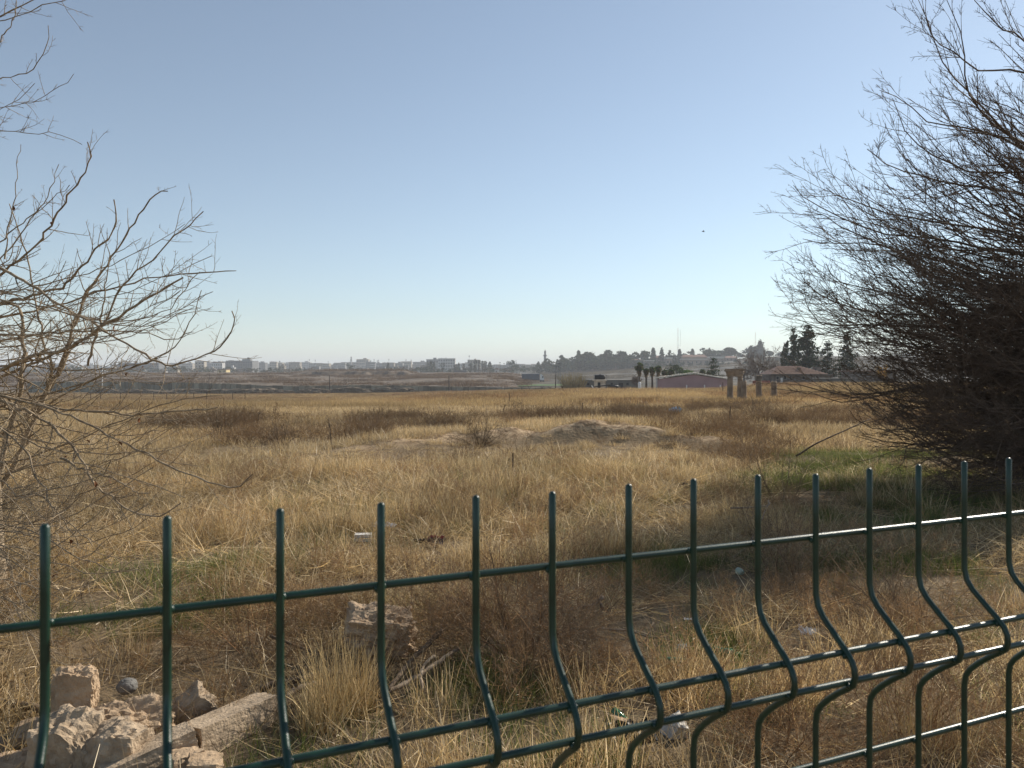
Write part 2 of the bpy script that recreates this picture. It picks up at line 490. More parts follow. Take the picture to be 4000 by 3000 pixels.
def weed_clump(n, rad, h, w, pal, g, sub=(9, 4)):
    """dome of fine wiry stems"""
    a = g.uniform(0, 2 * np.pi, n); e = g.uniform(.25, 1.5, n)
    D = np.stack([np.cos(a) * np.cos(e), np.sin(a) * np.cos(e), np.sin(e)], 1)
    S = np.stack([np.cos(a) * rad * .15, np.sin(a) * rad * .15, a * 0 - .01], 1)
    P, RR = grow(S, D, rad * np.cos(e) + h * np.sin(e), np.full(n, w), 4, .16, .02, g)
    parts = [ribbons(P, RR, g)]; cnt = [len(parts[0][0])]
    for lv, per in enumerate(sub):
        S, D, L, r, _ = spawn(P, RR, per, g, (.5, 1.2), (.3, .6), .75, .2)
        P, RR = grow(S, D, np.maximum(L, .03), np.maximum(r, w * .45), 3, .25, .03, g)
        P[:, :, 2] = np.maximum(P[:, :, 2], 0)
        parts.append(ribbons(P, RR, g)); cnt.append(len(parts[-1][0]))
    V, Q = join(parts)
    nb = len(V) // 8
    C = np.repeat(pal[g.integers(0, len(pal), len(V) // 2)] * g.uniform(.7, 1.2, (len(V) // 2, 1)), 2, 0)
    return V, Q, C[:len(V)]

def clump(name, VQC):
    me = mesh_np(name, *VQC); me.materials.append(grass_m)
    o = bpy.data.objects.new(name, me); clumps.objects.link(o)

g = np.random.default_rng(3)
TALL = R(62), R(90); MAT = R(0), R(24); MIX = R(15), R(80)
TY = []
def reg(name, vqc): TY.append(name); clump('c%02d_' % (len(TY) - 1) + name, vqc)
for k in range(2): reg('tuft', blade_clump('t', 80, .13, (.11, .27), (R(48), R(90)), .0050, 4, .10, -.03, STRAW[[0, 1, 3, 2]], g))          # 0 1
for k in range(3): reg('matted', blade_clump('m', 85, .22, (.10, .38), MAT, .0064, 3, .13, -.02, STRAW, g))                              # 2 3 4
for k in range(2): reg('mixed', blade_clump('x', 85, .20, (.07, .24), MIX, .0056, 3, .16, -.05, STRAW, g))                               # 5 6
for k in range(2): reg('wiry', weed_clump(10, .24, .20, .0022, BROWN, g))                                                                  # 7 8
for k in range(2): reg('green', blade_clump('g', 110, .20, (.06, .18), (R(45), R(90)), .0034, 3, .14, -.06, GREEN, g))                     # 9 10
for k in range(3): reg('mid', blade_clump('d', 115, .34, (.09, .31), (R(12), R(88)), .0105, 3, .12, -.04, STRAW[[0, 2, 3, 4, 1]], g))      # 11 12 13
for k in range(2): reg('midwiry', weed_clump(12, .50, .40, .0050, BROWN * .75, g, (7, 3)))                                                      # 14 15
for k in range(3): reg('far', blade_clump('f', 170, 1.3, (.18, .42), (R(35), R(90)), .017, 2, .12, -.05, STRAW[[0, 2, 3, 4]], g))          # 16 17 18
for k in range(2): reg('farbrown', blade_clump('b', 170, 1.2, (.2, .5), (R(25), R(85)), .02, 2, .2, 0, BROWN, g))                          # 19 20

for k in range(2): reg('stalks', blade_clump('s', 26, .34, (.25, .65), (R(1), R(20)), .0062, 4, .10, -.01, STRAW[[0, 1, 1, 3]] * 1.12, g))           # 21 22

def scatter_obj(name, label, P, idx, scl, rotz, tilt, tint):
    n = len(P)
    me = bpy.data.meshes.new(name)
    me.vertices.add(n); me.vertices.foreach_set('co', np.ascontiguousarray(P, np.float32).ravel())
    a = me.attributes.new('pick', 'INT', 'POINT'); a.data.foreach_set('value', np.ascontiguousarray(idx, np.int32))
    a = me.attributes.new('size', 'FLOAT_VECTOR', 'POINT'); a.data.foreach_set('vector', np.ascontiguousarray(scl, np.float32).ravel())
    rot = np.stack([tilt[:, 0], tilt[:, 1], rotz], 1)
    a = me.attributes.new('turn', 'FLOAT_VECTOR', 'POINT'); a.data.foreach_set('vector', np.ascontiguousarray(rot, np.float32).ravel())
    cc = np.ones((n, 4), np.float32); cc[:, :3] = tint
    a = me.attributes.new('tint', 'FLOAT_COLOR', 'POINT'); a.data.foreach_set('color', cc.ravel())
    o = bpy.data.objects.new(name, me); link(o); tag(o, label, kind='stuff')
    me.materials.append(grass_m)
    ng = bpy.data.node_groups.new(name + '_nodes', 'GeometryNodeTree')
    ng.interface.new_socket('Geometry', in_out='INPUT', socket_type='NodeSocketGeometry')
    ng.interface.new_socket('Geometry', in_out='OUTPUT', socket_type='NodeSocketGeometry')
    N = ng.nodes; L = ng.links
    gi = N.new('NodeGroupInput'); go = N.new('NodeGroupOutput')
    ci = N.new('GeometryNodeCollectionInfo'); ci.inputs['Collection'].default_value = clumps
    ci.inputs['Separate Children'].default_value = True; ci.inputs['Reset Children'].default_value = True
    ip = N.new('GeometryNodeInstanceOnPoints'); ip.inputs['Pick Instance'].default_value = True
    def na(nm, ty):
        q = N.new('GeometryNodeInputNamedAttribute'); q.data_type = ty; q.inputs['Name'].default_value = nm; return q.outputs['Attribute']
    L.new(gi.outputs[0], ip.inputs['Points']); L.new(ci.outputs[0], ip.inputs['Instance'])
    L.new(na('pick', 'INT'), ip.inputs['Instance Index'])
    L.new(na('turn', 'FLOAT_VECTOR'), ip.inputs['Rotation'])
    L.new(na('size', 'FLOAT_VECTOR'), ip.inputs['Scale'])
    L.new(ip.outputs[0], go.inputs[0])
    md = o.modifiers.new('scatter', 'NODES'); md.node_group = ng
    return o

def wedge(n, y0, y1, g, side=.80, pad=1.2):
    y = np.sqrt(g.uniform(y0 ** 2, y1 ** 2, n)); x = g.uniform(-1, 1, n) * (side * y + pad)
    return x, y

def lumps(x, y, L):
    """0..1 weight of a list of soft blobs (x, y, rx, ry) on the ground"""
    w = np.zeros(np.shape(x))
    for bx, by, rx, ry in L: w = np.maximum(w, np.exp(-(((x - bx) / rx) ** 2 + ((y - by) / ry) ** 2)))
    return w
def gp(x, y):      # ground point under a pixel of flat near ground
    d = EYE * F / (y - HY); return (x - CX) / F * d, d

BRUSH = [(*gp(1700, 1265), 1.0, .5), (*gp(1690, 1090), .7, .55), (*gp(1960, 1330), .8, .5), (*gp(2000, 1600), .6, .35), (*gp(1700, 1640), .5, .3), (*gp(1420, 1330), .5, .4), (*gp(1780, 960), 1.6, .8), (*gp(500, 1400), .5, .45), (*gp(690, 1330), .35, .4)]
HEAPS = [(*gp(1165, 1400), .70, .6), (*gp(545, 1390), .5, .4), (*gp(1240, 1450), .4, .35)]
CLEAR = [(*gp(160, 1600), .40, .30), (*gp(300, 1640), .45, .24), (*gp(480, 1590), .30, .16), (*gp(820, 1415), .30, .18), (*gp(784, 1180), .22, .3), (*gp(932, 1190), .26, .35), (*gp(1489, 1350), .14, .14), (*gp(1602, 1255), .2, .25), (*gp(1482, 1062), .25, .4), (*gp(1452, 1625), .14, .14), (*gp(1745, 1385), .14, .16), (*gp(640, 1510), .22, .16), (*gp(910, 1480), .22, .14), (*gp(1260, 1330), .25, .22), (*gp(1350, 1380), .3, .15), (*gp(1360, 1610), .2, .1)]
BANDS = [(-4.2, 29, 2.2, 1.2), (-.5, 29.5, 3.0, 1.4), (3.3, 30.5, 2.8, 1.3), (8, 27, 2, 1), (-6.8, 20.5, 1.5, .9), (-9.8, 24, 1.8, 1.0), (13, 32, 2.5, 1.3), (-5.0, 21.5, 1.2, .7), (-1.0, 18.2, .8, .5), (2.6, 18.2, .9, .4), (4.4, 17.4, .8, .4), (.6, 18.7, .5, .4)]
GREENS = [(*gp(1700, 1040), 1.0, .8), (*gp(1900, 985), 2.6, 1.3), (*gp(2050, 1030), 1.8, .8), (*gp(1800, 1010), 1.3, .9), (*gp(1780, 1065), 1.4, .8), (*gp(2080, 1090), 1.6, .9), (*gp(1930, 1130), 1.2, .6), (*gp(1900, 1230), .9, .6), (*gp(1010, 1490), .42, .35), (*gp(870, 1430), .25, .2), (*gp(1290, 1590), .5, .3), (*gp(560, 1640), .5, .3), (*gp(1440, 1230), .9, .6), (*gp(330, 1340), .6, .4), (*gp(1560, 1400), .5, .3), (*gp(400, 1240), .7, .5), (*gp(760, 1180), .5, .4), (*gp(2100, 1250), .8, .6)]
PITS = [(*gp(1500, 1345), .42, .22), (*gp(1850, 1345), .4, .25), (*gp(1790, 1075), .6, .5)]

def bare(x, y):
    d, hh = bank_at(x, y)
    return np.clip(hh * 3, 0, 1) * np.exp(-((d + .22) / .50) ** 2) * sstep(.32, .46, fbm(x, y, 1.1, 88))

def place_zone(name, label, n, y0, y1, seed, choose, side=.80, pad=1.2, size=1.0):
    g = np.random.default_rng(seed)
    x, y = wedge(n, y0, y1, g, side, pad)
    keep = choose(x, y, g)
    idx, s, tint, ok = keep
    x, y, idx, s, tint = x[ok], y[ok], idx[ok], s[ok], tint[ok]
    P = np.stack([x, y, gz(x, y)], 1); m = len(x)
    sc3 = np.stack([s, s, s * g.uniform(.8, 1.25, m)], 1) * size
    return scatter_obj(name, label, P, idx, sc3, g.uniform(0, 6.283, m), g.normal(0, .06, (m, 2)), tint)

LITTER = (8.0, 13.0, 2.2, 1.3)
def near_choice(x, y, g):
    n = len(x); u = g.uniform(0, 1, n)
    patch = fbm(x, y, 1.4, 61); big = fbm(x, y, 4.5, 64)
    pt = .05 + .55 * sstep(.55, .68, patch)
    idx = np.where(u < pt, g.integers(0, 2, n), np.where(u < pt + .50 * (1 - pt), g.integers(2, 5, n), np.where(u < pt + .84 * (1 - pt), g.integers(5, 7, n), g.integers(21, 23, n))))
    gr = lumps(x, y, GREENS); br = lumps(x, y, BRUSH + HEAPS)
    v = g.uniform(0, 1, n)
    idx = np.where(v < .75 * br + .06, g.integers(7, 9, n), idx)
    idx = np.where(g.uniform(0, 1, n) < np.maximum(1.2 * gr - .06, .09 * sstep(.45, .6, big)), g.integers(9, 11, n), idx)
    idx = np.where((br > .35) & (idx < 2), g.integers(2, 5, n), idx)
    s = g.uniform(.7, 1.25, n) * (1 + .25 * sstep(5, 12, y)) * (1 - .35 * np.minimum(br, 1))
    s = np.where(idx < 2, s * (.75 + .5 * patch), s)
    k = (.36 + .92 * fbm(x, y, 1.6, 67))[:, None] * g.uniform(.8, 1.15, (n, 1))
    warm = fbm(x, y, 3.0, 68)[:, None]
    tint = k * (np.array([[1.0, .92, .80]]) * warm + np.array([[1.0, 1.02, 1.02]]) * (1 - warm))
    pit = lumps(x, y, PITS)
    ok = (g.uniform(0, 1, n) > .97 * np.maximum(pit, np.minimum(1, 1.5 * lumps(x, y, CLEAR)))) & (g.uniform(0, 1, n) > .82 * sstep(.62, .44, fbm(x, y, .62, 66, 2))) & (g.uniform(0, 1, n) > .85 * lumps(x, y, [LITTER]))
    return idx, s, tint, ok
def mid_choice(x, y, g):
    n = len(x)
    idx = g.integers(11, 14, n)
    b = lumps(x, y, BANDS); b = b * sstep(.3, .55, fbm(x, y, 1.6, 76)) + .55 * sstep(.60, .70, fbm(x, y, 5, 71))
    idx = np.where(g.uniform(0, 1, n) < np.clip(b, 0, .9), g.integers(14, 16, n), idx)
    near = g.uniform(0, 1, n) < .55 * (1 - sstep(13, 20, y)); idx = np.where(near & (idx < 14), g.integers(2, 7, n), idx)
    gr = lumps(x, y, GREENS); idx = np.where(g.uniform(0, 1, n) < 1.6 * gr - .1, g.integers(9, 11, n), idx)
    s = g.uniform(.65, 1.15, n) * (.7 + .55 * fbm(x, y, 4, 72))
    s = np.where((idx < 11), s * 1.35, s)
    dk, hh = bank_at(x, y)
    s = s * (1 - .55 * np.exp(-((dk + 1.3) / 1.5) ** 2) * np.clip(hh * 5, 0, 1))
    k = (.36 + .86 * fbm(x, y, 3.5, 73))[:, None] * g.uniform(.82, 1.15, (n, 1))
    warm = fbm(x, y, 8, 74)[:, None]
    tint = k * (np.array([[1.0, .92, .80]]) * warm + np.array([[1.0, 1.0, 1.0]]) * (1 - warm))
    s = np.where((idx >= 11) & (gr > .35), s * .6, s)
    tint = np.where((idx >= 14)[:, None], tint * .75, tint)
    ok = (g.uniform(0, 1, n) > 1.0 * bare(x, y)) & (g.uniform(0, 1, n) > .75 * sstep(.60, .42, fbm(x, y, 1.1, 77, 2))) & (g.uniform(0, 1, n) > .9 * lumps(x, y, [LITTER]))
    return idx, s, tint, ok
def far_choice(x, y, g):
    n = len(x)
    idx = g.integers(16, 19, n)
    b = sstep(.52, .66, fbm(x, y * .45, 9, 81)) * .7 + lumps(x, y, BANDS) * .8
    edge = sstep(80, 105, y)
    idx = np.where(g.uniform(0, 1, n) < np.clip(b + .3 * edge, 0, .9), g.integers(19, 21, n), idx)
    s = g.uniform(.6, 1.1, n) * (.75 + .5 * fbm(x, y, 12, 82))
    s = np.where(y < 45, s * .8, s)
    k = (.44 + .70 * fbm(x, y * .5, 10, 83))[:, None] * g.uniform(.85, 1.12, (n, 1))
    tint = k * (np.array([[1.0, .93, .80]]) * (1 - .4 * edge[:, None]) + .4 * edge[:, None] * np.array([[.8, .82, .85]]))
    xd = CX + F * x / y
    ok = (y < 116) | (xd < 1150)
    return idx, s, tint, ok
place_zone('straw_grass', 'matted golden straw, tufts and green blades covering the ground behind the fence', 15000, 2.2, 14, 101, near_choice, .84, 1.0)
place_zone('dry_grass', 'knee high golden dry grass with brown weeds filling the middle of the field', 30000, 12.5, 46, 102, mid_choice, .80, 1.0)
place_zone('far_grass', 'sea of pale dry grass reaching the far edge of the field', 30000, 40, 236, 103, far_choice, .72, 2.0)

# ------------------------------------------------------------------ dry bushes and brush heap: things one can point at
brush_m = plant_mat('dry_brush', .12, inst=False)
def bush(name, label, x, d, rad, h, n, w, pal, seed, sub=(10, 5), group='dry brown bushes in the field', cat='bush'):
    g = np.random.default_rng(seed)
    e = empty(name, on_ground(x, d), label, cat, group)
    V, Q, C = weed_clump(n, rad, h, w, pal, g, sub)
    V2, Q2, C2 = weed_clump(max(6, n // 2), rad * .7, h * 1.2, w * 1.7, pal * .8, g, (4,))
    obj_me('twigs', mesh_np('bush_twigs', V, Q, C), brush_m, e)
    obj_me('stems', mesh_np('bush_stems', V2, Q2, C2), brush_m, e)
    return e
REDB = np.array([[.27, .155, .08], [.34, .20, .10], [.18, .105, .062], [.24, .155, .085]])
GREYB = np.array([[.24, .18, .12], [.30, .23, .15], [.17, .12, .085]])
bush('brush_heap', 'big tangled heap of reddish brown brush just behind the fence', 1130, 4.65, .74, .47, 52, .0026, np.vstack([REDB, GREYB]), 201, (18, 9))
bush('dry_bush', 'fine brown wiry bush beside the pale stone block', 545, 4.9, .55, .30, 28, .0023, np.vstack([REDB, STRAW[3:4] * .7]), 202, (14, 6))
bush('dry_bush', 'dark grey brown bush leaning over the hollow by the white paper', 1250, 4.5, .42, .32, 26, .0026, GREYB, 203, (12, 6))
bush('dry_bush', 'brown bush at the edge of the green grass near the dense tree', 1700, 6.3, .75, .40, 26, .0032, GREYB, 204, (12, 6))
bush('dry_bush', 'low tangled bush with long arching twigs beyond the green patch', 1690, 10.3, .9, .50, 18, .0036, GREYB, 205, (10, 5))
bush('dry_bush', 'rust brown bush filling the lower corner under the fence folds', 1960, 3.75, .62, .42, 34, .0022, np.vstack([REDB, STRAW[4:5]]), 206, (15, 7))
bush('dry_bush', 'rust brown low bush behind the long folded wires', 1690, 3.5, .50, .26, 28, .0022, np.vstack([REDB, STRAW[4:5]]), 212, (14, 6))
bush('dry_bush', 'dark brown bush on the shaded ground below the dense tree', 1960, 5.4, .7, .36, 26, .0030, GREYB, 207, (12, 6))
bush('dry_bush', 'dark matted bush on the slope of the dirt bank', 1035, 18.0, .8, .40, 24, .005, GREYB * .6, 208, (8, 4))
bush('dry_bush', 'rounded dark bush beyond the drooping bare branches', 480, 21.5, 1.0, .65, 26, .006, GREYB * .8, 209, (9, 4))
bush('dry_bush', 'wide low bush between the bare tree and the sapling', 610, 19.2, .8, .42, 22, .006, GREYB, 210, (9, 4))
bush('dry_bush', 'brown bush in the grass short of the ruined columns', 1640, 31, 1.3, .6, 26, .008, GREYB, 211, (9, 4))

def tuft(x, d, rad, h, n, label, seed, pal=STRAW[[0, 3, 3, 2]]):
    g = np.random.default_rng(seed); e = empty('grass_tuft', on_ground(x, d), label, 'grass tuft', 'tall golden tufts')
    V, Q, C = blade_clump('t', n, rad, (h * .5, h), (R(58), R(90)), .0048, 5, .09, -.03, pal, g)
    o = obj_me('blades', mesh_np('tuft_blades', V, Q, C), brush_m, e); o['kind'] = 'stuff'
tuft(735, 3.95, .17, .44, 420, 'tall golden grass tuft beside the pale crooked root', 221)
tuft(690, 3.75, .10, .34, 180, 'thinner golden tuft in front of the tall one by the crooked root', 222)
tuft(1320, 12.0, .6, .50, 700, 'bright upright golden tuft behind the spike nearest the thin stakes', 223)
tuft(1225, 12.6, .5, .42, 500, 'smaller upright golden tuft close to the pair of thin stakes', 224)
tuft(1990, 3.55, .22, .36, 260, 'loose straw tuft under the brightest folded wires', 225)

# ------------------------------------------------------------------ bare trees
def bark(name, c1, c2, s):
    return M(name, c1, c2, scale=s, rough=.85, bump=.5, bscale=s * 5, bdist=.004, spec=.2, lo=.3, hi=.7)
bark_a = bark('mulberry_bark', (.44, .345, .235), (.17, .128, .083), 22)
bark_b = bark('thicket_bark', (.19, .135, .095), (.085, .062, .046), 18)
leaf_m = M('dead_leaf', (.22, .085, .03), (.12, .05, .02), scale=20, rough=.8)

def branch_mesh(P, RR, lv, g, sides=(6, 4, 3, 3)):
    """one main branch (1,k,3) and all its twigs as one mesh"""
    parts = [tubes(P, RR, sides[0])]
    p, r = P, RR
    for k, (per, ang, lf, K, wob, up, rf, rmin) in enumerate(lv):
        S, D, L, r0, idx = spawn(p, r, per, g, ang, lf, rf)
        p, r = grow(S, D, L, np.maximum(r0, rmin), K, wob, up, g, .45)
        parts.append(tubes(p, r, sides[min(k + 1, 3)]))
    return join(parts)

# the open tree whose long branches reach in across the fence
g = np.random.default_rng(31)
tree_a = empty('bare_tree', (-4.05, 5.9, gz1(-4.05, 5.9)), 'sparse bare tree with long pale branches arching over the dry grass', 'tree')
root_a = Vector(tree_a.location)
def part_a(nm, V, Q, m=bark_a):
    V = V - np.array(root_a); return obj_me(nm, mesh_np(nm, V, Q, smooth=True), m, tree_a)
HUB = [(-4.0, 5.9, .0), (-4.05, 5.9, .5), (-4.02, 5.85, 1.1), (-4.1, 5.9, 1.9), (-4.2, 5.95, 3.2), (-4.3, 6.0, 4.6)]
P = catmull(HUB, 14)[None]; RR = np.linspace(.13, .05, 15)[None]
P[:, 0, 2] += gz1(-4.05, 5.9) - .05
part_a('trunk', *tubes(P, RR, 9))
# (points in the wide picture, depth start, depth end, thickness in px)
HB = [
 ([(-60, 700), (0, 595), (50, 555), (100, 500), (135, 445), (152, 415), (185, 370), (196, 332), (189, 307)], 5.6, 5.0, 8),
 ([(-80, 690), (0, 655), (50, 645), (95, 630), (140, 615), (175, 575), (212, 532), (237, 512), (250, 475), (246, 431)], 5.7, 5.2, 9),
 ([(-120, 850), (0, 800), (62, 772), (140, 755), (212, 712), (300, 655), (350, 625), (395, 600)], 5.5, 4.9, 12),
 ([(-60, 560), (20, 590), (85, 628), (110, 647), (175, 685), (225, 715), (332, 777), (370, 789), (425, 775), (475, 747), (502, 710), (507, 690), (501, 672)], 5.3, 4.5, 8),
 ([(60, 900), (115, 825), (150, 735), (190, 630), (230, 575), (270, 512), (292, 475), (337, 420), (362, 413)], 6.2, 5.7, 8),
 ([(-100, 860), (80, 780), (212, 715), (262, 620), (325, 562), (375, 512), (412, 485), (439, 457)], 6.0, 5.4, 8),
 ([(-120, 720), (0, 687), (100, 665), (200, 635), (275, 615), (350, 597), (450, 587), (510, 585)], 6.3, 5.6, 7),
 ([(-60, 640), (50, 655), (110, 667), (225, 697), (312, 686), (370, 662), (397, 627), (432, 587)], 5.0, 4.7, 6),
 ([(-40, 745), (120, 720), (212, 715), (312, 719), (375, 732), (415, 717)], 5.9, 5.5, 6),
 ([(-60, 900), (150, 838), (337, 775), (387, 737), (412, 687), (435, 627)], 5.6, 5.2, 6),
 ([(-30, 1075), (0, 1020), (10, 970), (25, 912), (37, 867), (47, 829), (50, 740), (42, 665), (10, 655), (-40, 665)], 5.8, 5.6, 15),
 ([(-40, 1120), (15, 1030), (45, 970), (75, 905), (92, 867), (110, 830), (140, 780), (155, 715), (190, 630)], 5.9, 6.1, 15),
 ([(60, 960), (112, 790), (95, 757), (85, 702), (77, 645), (60, 560), (30, 470), (20, 440)], 6.0, 5.9, 7),
 ([(190, 790), (212, 712), (225, 640), (237, 552)], 5.5, 5.4, 6),
 ([(-100, 800), (0, 862), (60, 890), (120, 925), (155, 965), (180, 1002), (207, 1050), (240, 1070), (287, 1105), (345, 1116), (390, 1087)], 5.2, 4.4, 10),
 ([(-120, 830), (40, 860), (130, 882), (212, 890), (282, 898), (325, 893), (387, 887), (470, 880)], 5.4, 4.9, 9),
 ([(-100, 830), (60, 870), (170, 905), (225, 937), (300, 972), (375, 1015), (425, 1030), (487, 1050), (525, 1045), (545, 1025)], 5.0, 4.3, 9),
 ([(-60, 900), (50, 945), (100, 967), (175, 977), (240, 980), (300, 974)], 5.2, 4.9, 7),
 ([(-60, 905), (0, 922), (37, 950), (65, 990), (77, 1030), (100, 1057), (112, 1100), (150, 1142), (170, 1180)], 4.8, 4.4, 8),
 ([(-80, 990), (0, 1035), (35, 1070), (82, 1072), (130, 1112), (175, 1155), (200, 1180)], 4.8, 4.3, 7),
 ([(-70, 1120), (0, 1090), (75, 1067), (140, 1050), (200, 1035), (240, 995)], 4.6, 4.4, 8),
 ([(-60, 1118), (0, 1132), (37, 1140), (75, 1150), (180, 1210), (260, 1235)], 4.5, 4.2, 7),
 ([(130, 990), (202, 1022), (237, 1030), (282, 1055), (300, 1067), (325, 1065)], 4.7, 4.5, 6),
 ([(-70, 190), (0, 172), (45, 160), (72, 147), (95, 112), (107, 77), (104, 55)], 5.0, 4.8, 5),
 ([(-60, 270), (0, 237), (42, 212), (75, 180)], 5.0, 4.9, 4),
 ([(-50, 260), (10, 232), (50, 222), (95, 207), (130, 186), (159, 160)], 5.0, 4.9, 3.5),
 ([(-70, 275), (0, 282), (37, 286), (125, 292), (177, 312)], 4.9, 4.8, 4),
 ([(-70, 70), (0, 47), (37, 35), (100, 7), (130, 0), (190, -20)], 4.6, 4.4, 5),
 ([(-60, 75), (0, 37), (25, 21), (75, 1), (120, -20)], 4.8, 4.7, 8),
 ([(-30, 150), (0, 87), (28, 45), (35, 0), (33, -40)], 4.6, 4.5, 3.5),
 ([(10, 560), (20, 485), (32, 415), (45, 312)], 5.2, 5.1, 3.5),
 ([(-60, 640), (20, 540), (70, 470), (115, 430), (150, 400)], 5.5, 5.2, 5),
 ([(-40, 560), (60, 470), (100, 430), (127, 355)], 5.6, 5.4, 5),
 ([(-80, 760), (60, 740), (180, 690), (260, 700), (330, 680)], 6.4, 6.0, 5),
 ([(-90, 800), (40, 790), (160, 800), (280, 790), (360, 770)], 6.2, 5.8, 5),
 ([(-90, 960), (20, 930), (140, 850), (260, 800), (330, 780)], 6.0, 5.7, 7),
 ([(-80, 1010), (60, 990), (170, 950), (280, 900), (400, 860), (480, 855)], 5.2, 4.8, 6),
 ([(-80, 1060), (60, 1010), (170, 1000), (300, 1040), (400, 1075)], 4.9, 4.5, 6),
 ([(-80, 1180), (30, 1130), (110, 1130), (220, 1080), (330, 1010)], 4.6, 4.3, 6),
 ([(-80, 1170), (40, 1185), (130, 1220), (215, 1240), (300, 1230)], 4.3, 4.1, 6),
 ([(-80, 1230), (30, 1225), (120, 1180), (200, 1120), (260, 1060)], 4.4, 4.2, 6),
 ([(-80, 1300), (20, 1270), (100, 1245), (190, 1200), (250, 1150)], 4.3, 4.1, 5),
 ([(-60, 1240), (60, 1260), (150, 1300), (230, 1290)], 4.1, 3.9, 5),
]
for k in range(46):
    y0 = random.uniform(560, 1320) if k < 20 else random.uniform(840, 1330); y1 = y0 + random.uniform(-170, 120); x1 = random.uniform(120, 470) * (1 if y0 < 1150 else .6)
    xm = x1 * .5; ym = (y0 + y1) / 2 + random.uniform(20, 60)
    d = random.uniform(4.3, 6.6) if y1 < 1000 else random.uniform(4.0, 4.9)
    HB.append(([(-70, y0 + 20), (0, y0), (xm, ym), (x1 * .8, (ym + 2 * y1) / 3 + 15), (x1, y1)], d, d - .4, random.uniform(3.0, 5.0)))
leaf_me = None
def leaf_mesh(g):
    n = 6; V = []; 
    for k in range(n):
        t = k / (n - 1); w = math.sin(math.pi * min(t + .08, 1)) * .5
        z = .25 * math.sin(3 * t) ; V += [(t, -w * .55, z + .35 * w), (t, 0, z), (t, w * .55, z + .3 * w)]
    Q = [(3 * k + a, 3 * k + a + 1, 3 * k + a + 4, 3 * k + a + 3) for k in range(n - 1) for a in (0, 1)]
    return mesh_np('dead_leaf', np.array(V), np.array(Q))
leaf_me = leaf_mesh(g); leaf_me.materials.append(leaf_m)
tips = []
for pts, d0, d1, th in HB:
    n = len(pts); q = [tuple(at(x, y, d0 + (d1 - d0) * k / (n - 1))) for k, (x, y) in enumerate(pts)]
    hub = catmull(HUB, 30); hub[:, 2] = np.maximum(hub[:, 2], .1)
    if pts[0][0] < -30:      # joins the trunk beyond the edge of the picture
        tz = q[0][2] - .25 * (q[1][2] - q[0][2])
        h = hub[np.argmin(np.abs(hub[:, 2] - max(.2, tz - .3)))]
        mid = tuple(np.array(h) * .45 + np.array(q[0]) * .55 + np.array([0, 0, .03])); q = [tuple(h), mid] + q
    K = 6 + 3 * len(q)
    P = catmull(q, K)[None]
    P[0, 1:-1] += g.normal(0, .006, (K - 1, 3))
    r1 = th / 2 * d0 / F * .92
    RR = (r1 * (1 - .72 * np.linspace(0, 1, K + 1) ** 1.1) * (1 + .10 * g.normal(0, 1, K + 1)))[None]
    RR = np.maximum(RR, .0018)
    ln = np.linalg.norm(np.diff(P[0], axis=0), axis=1).sum()
    lv = [(int(5 + 7 * ln), (.45, 1.0), (.07, .20), 6, .10, .05, .5, .0018), (4, (.5, 1.1), (.12, .36), 4, .12, .02, .65, .0013), (2, (.7, 1.3), (.05, .22), 1, .1, 0, .8, .0012)]
    V, Q = branch_mesh(P, RR, lv, g, (7, 4, 3, 3))
    b = part_a('branch', V, Q)
    if g.uniform() < .65 and pts[0][1] > 380:
        k = g.integers(K // 2, K); tips.append(P[0, k])
for p in tips[:22]:
    o = obj_me('dead_leaf', leaf_me, None, tree_a)
    o.location = Vector(p) - root_a - Vector((0, 0, .02)); s = g.uniform(.03, .05); o.scale = (s, s, s)
    o.rotation_euler = (g.uniform(-.5, .5), R(70) + g.uniform(-.5, .5), g.uniform(0, 6))

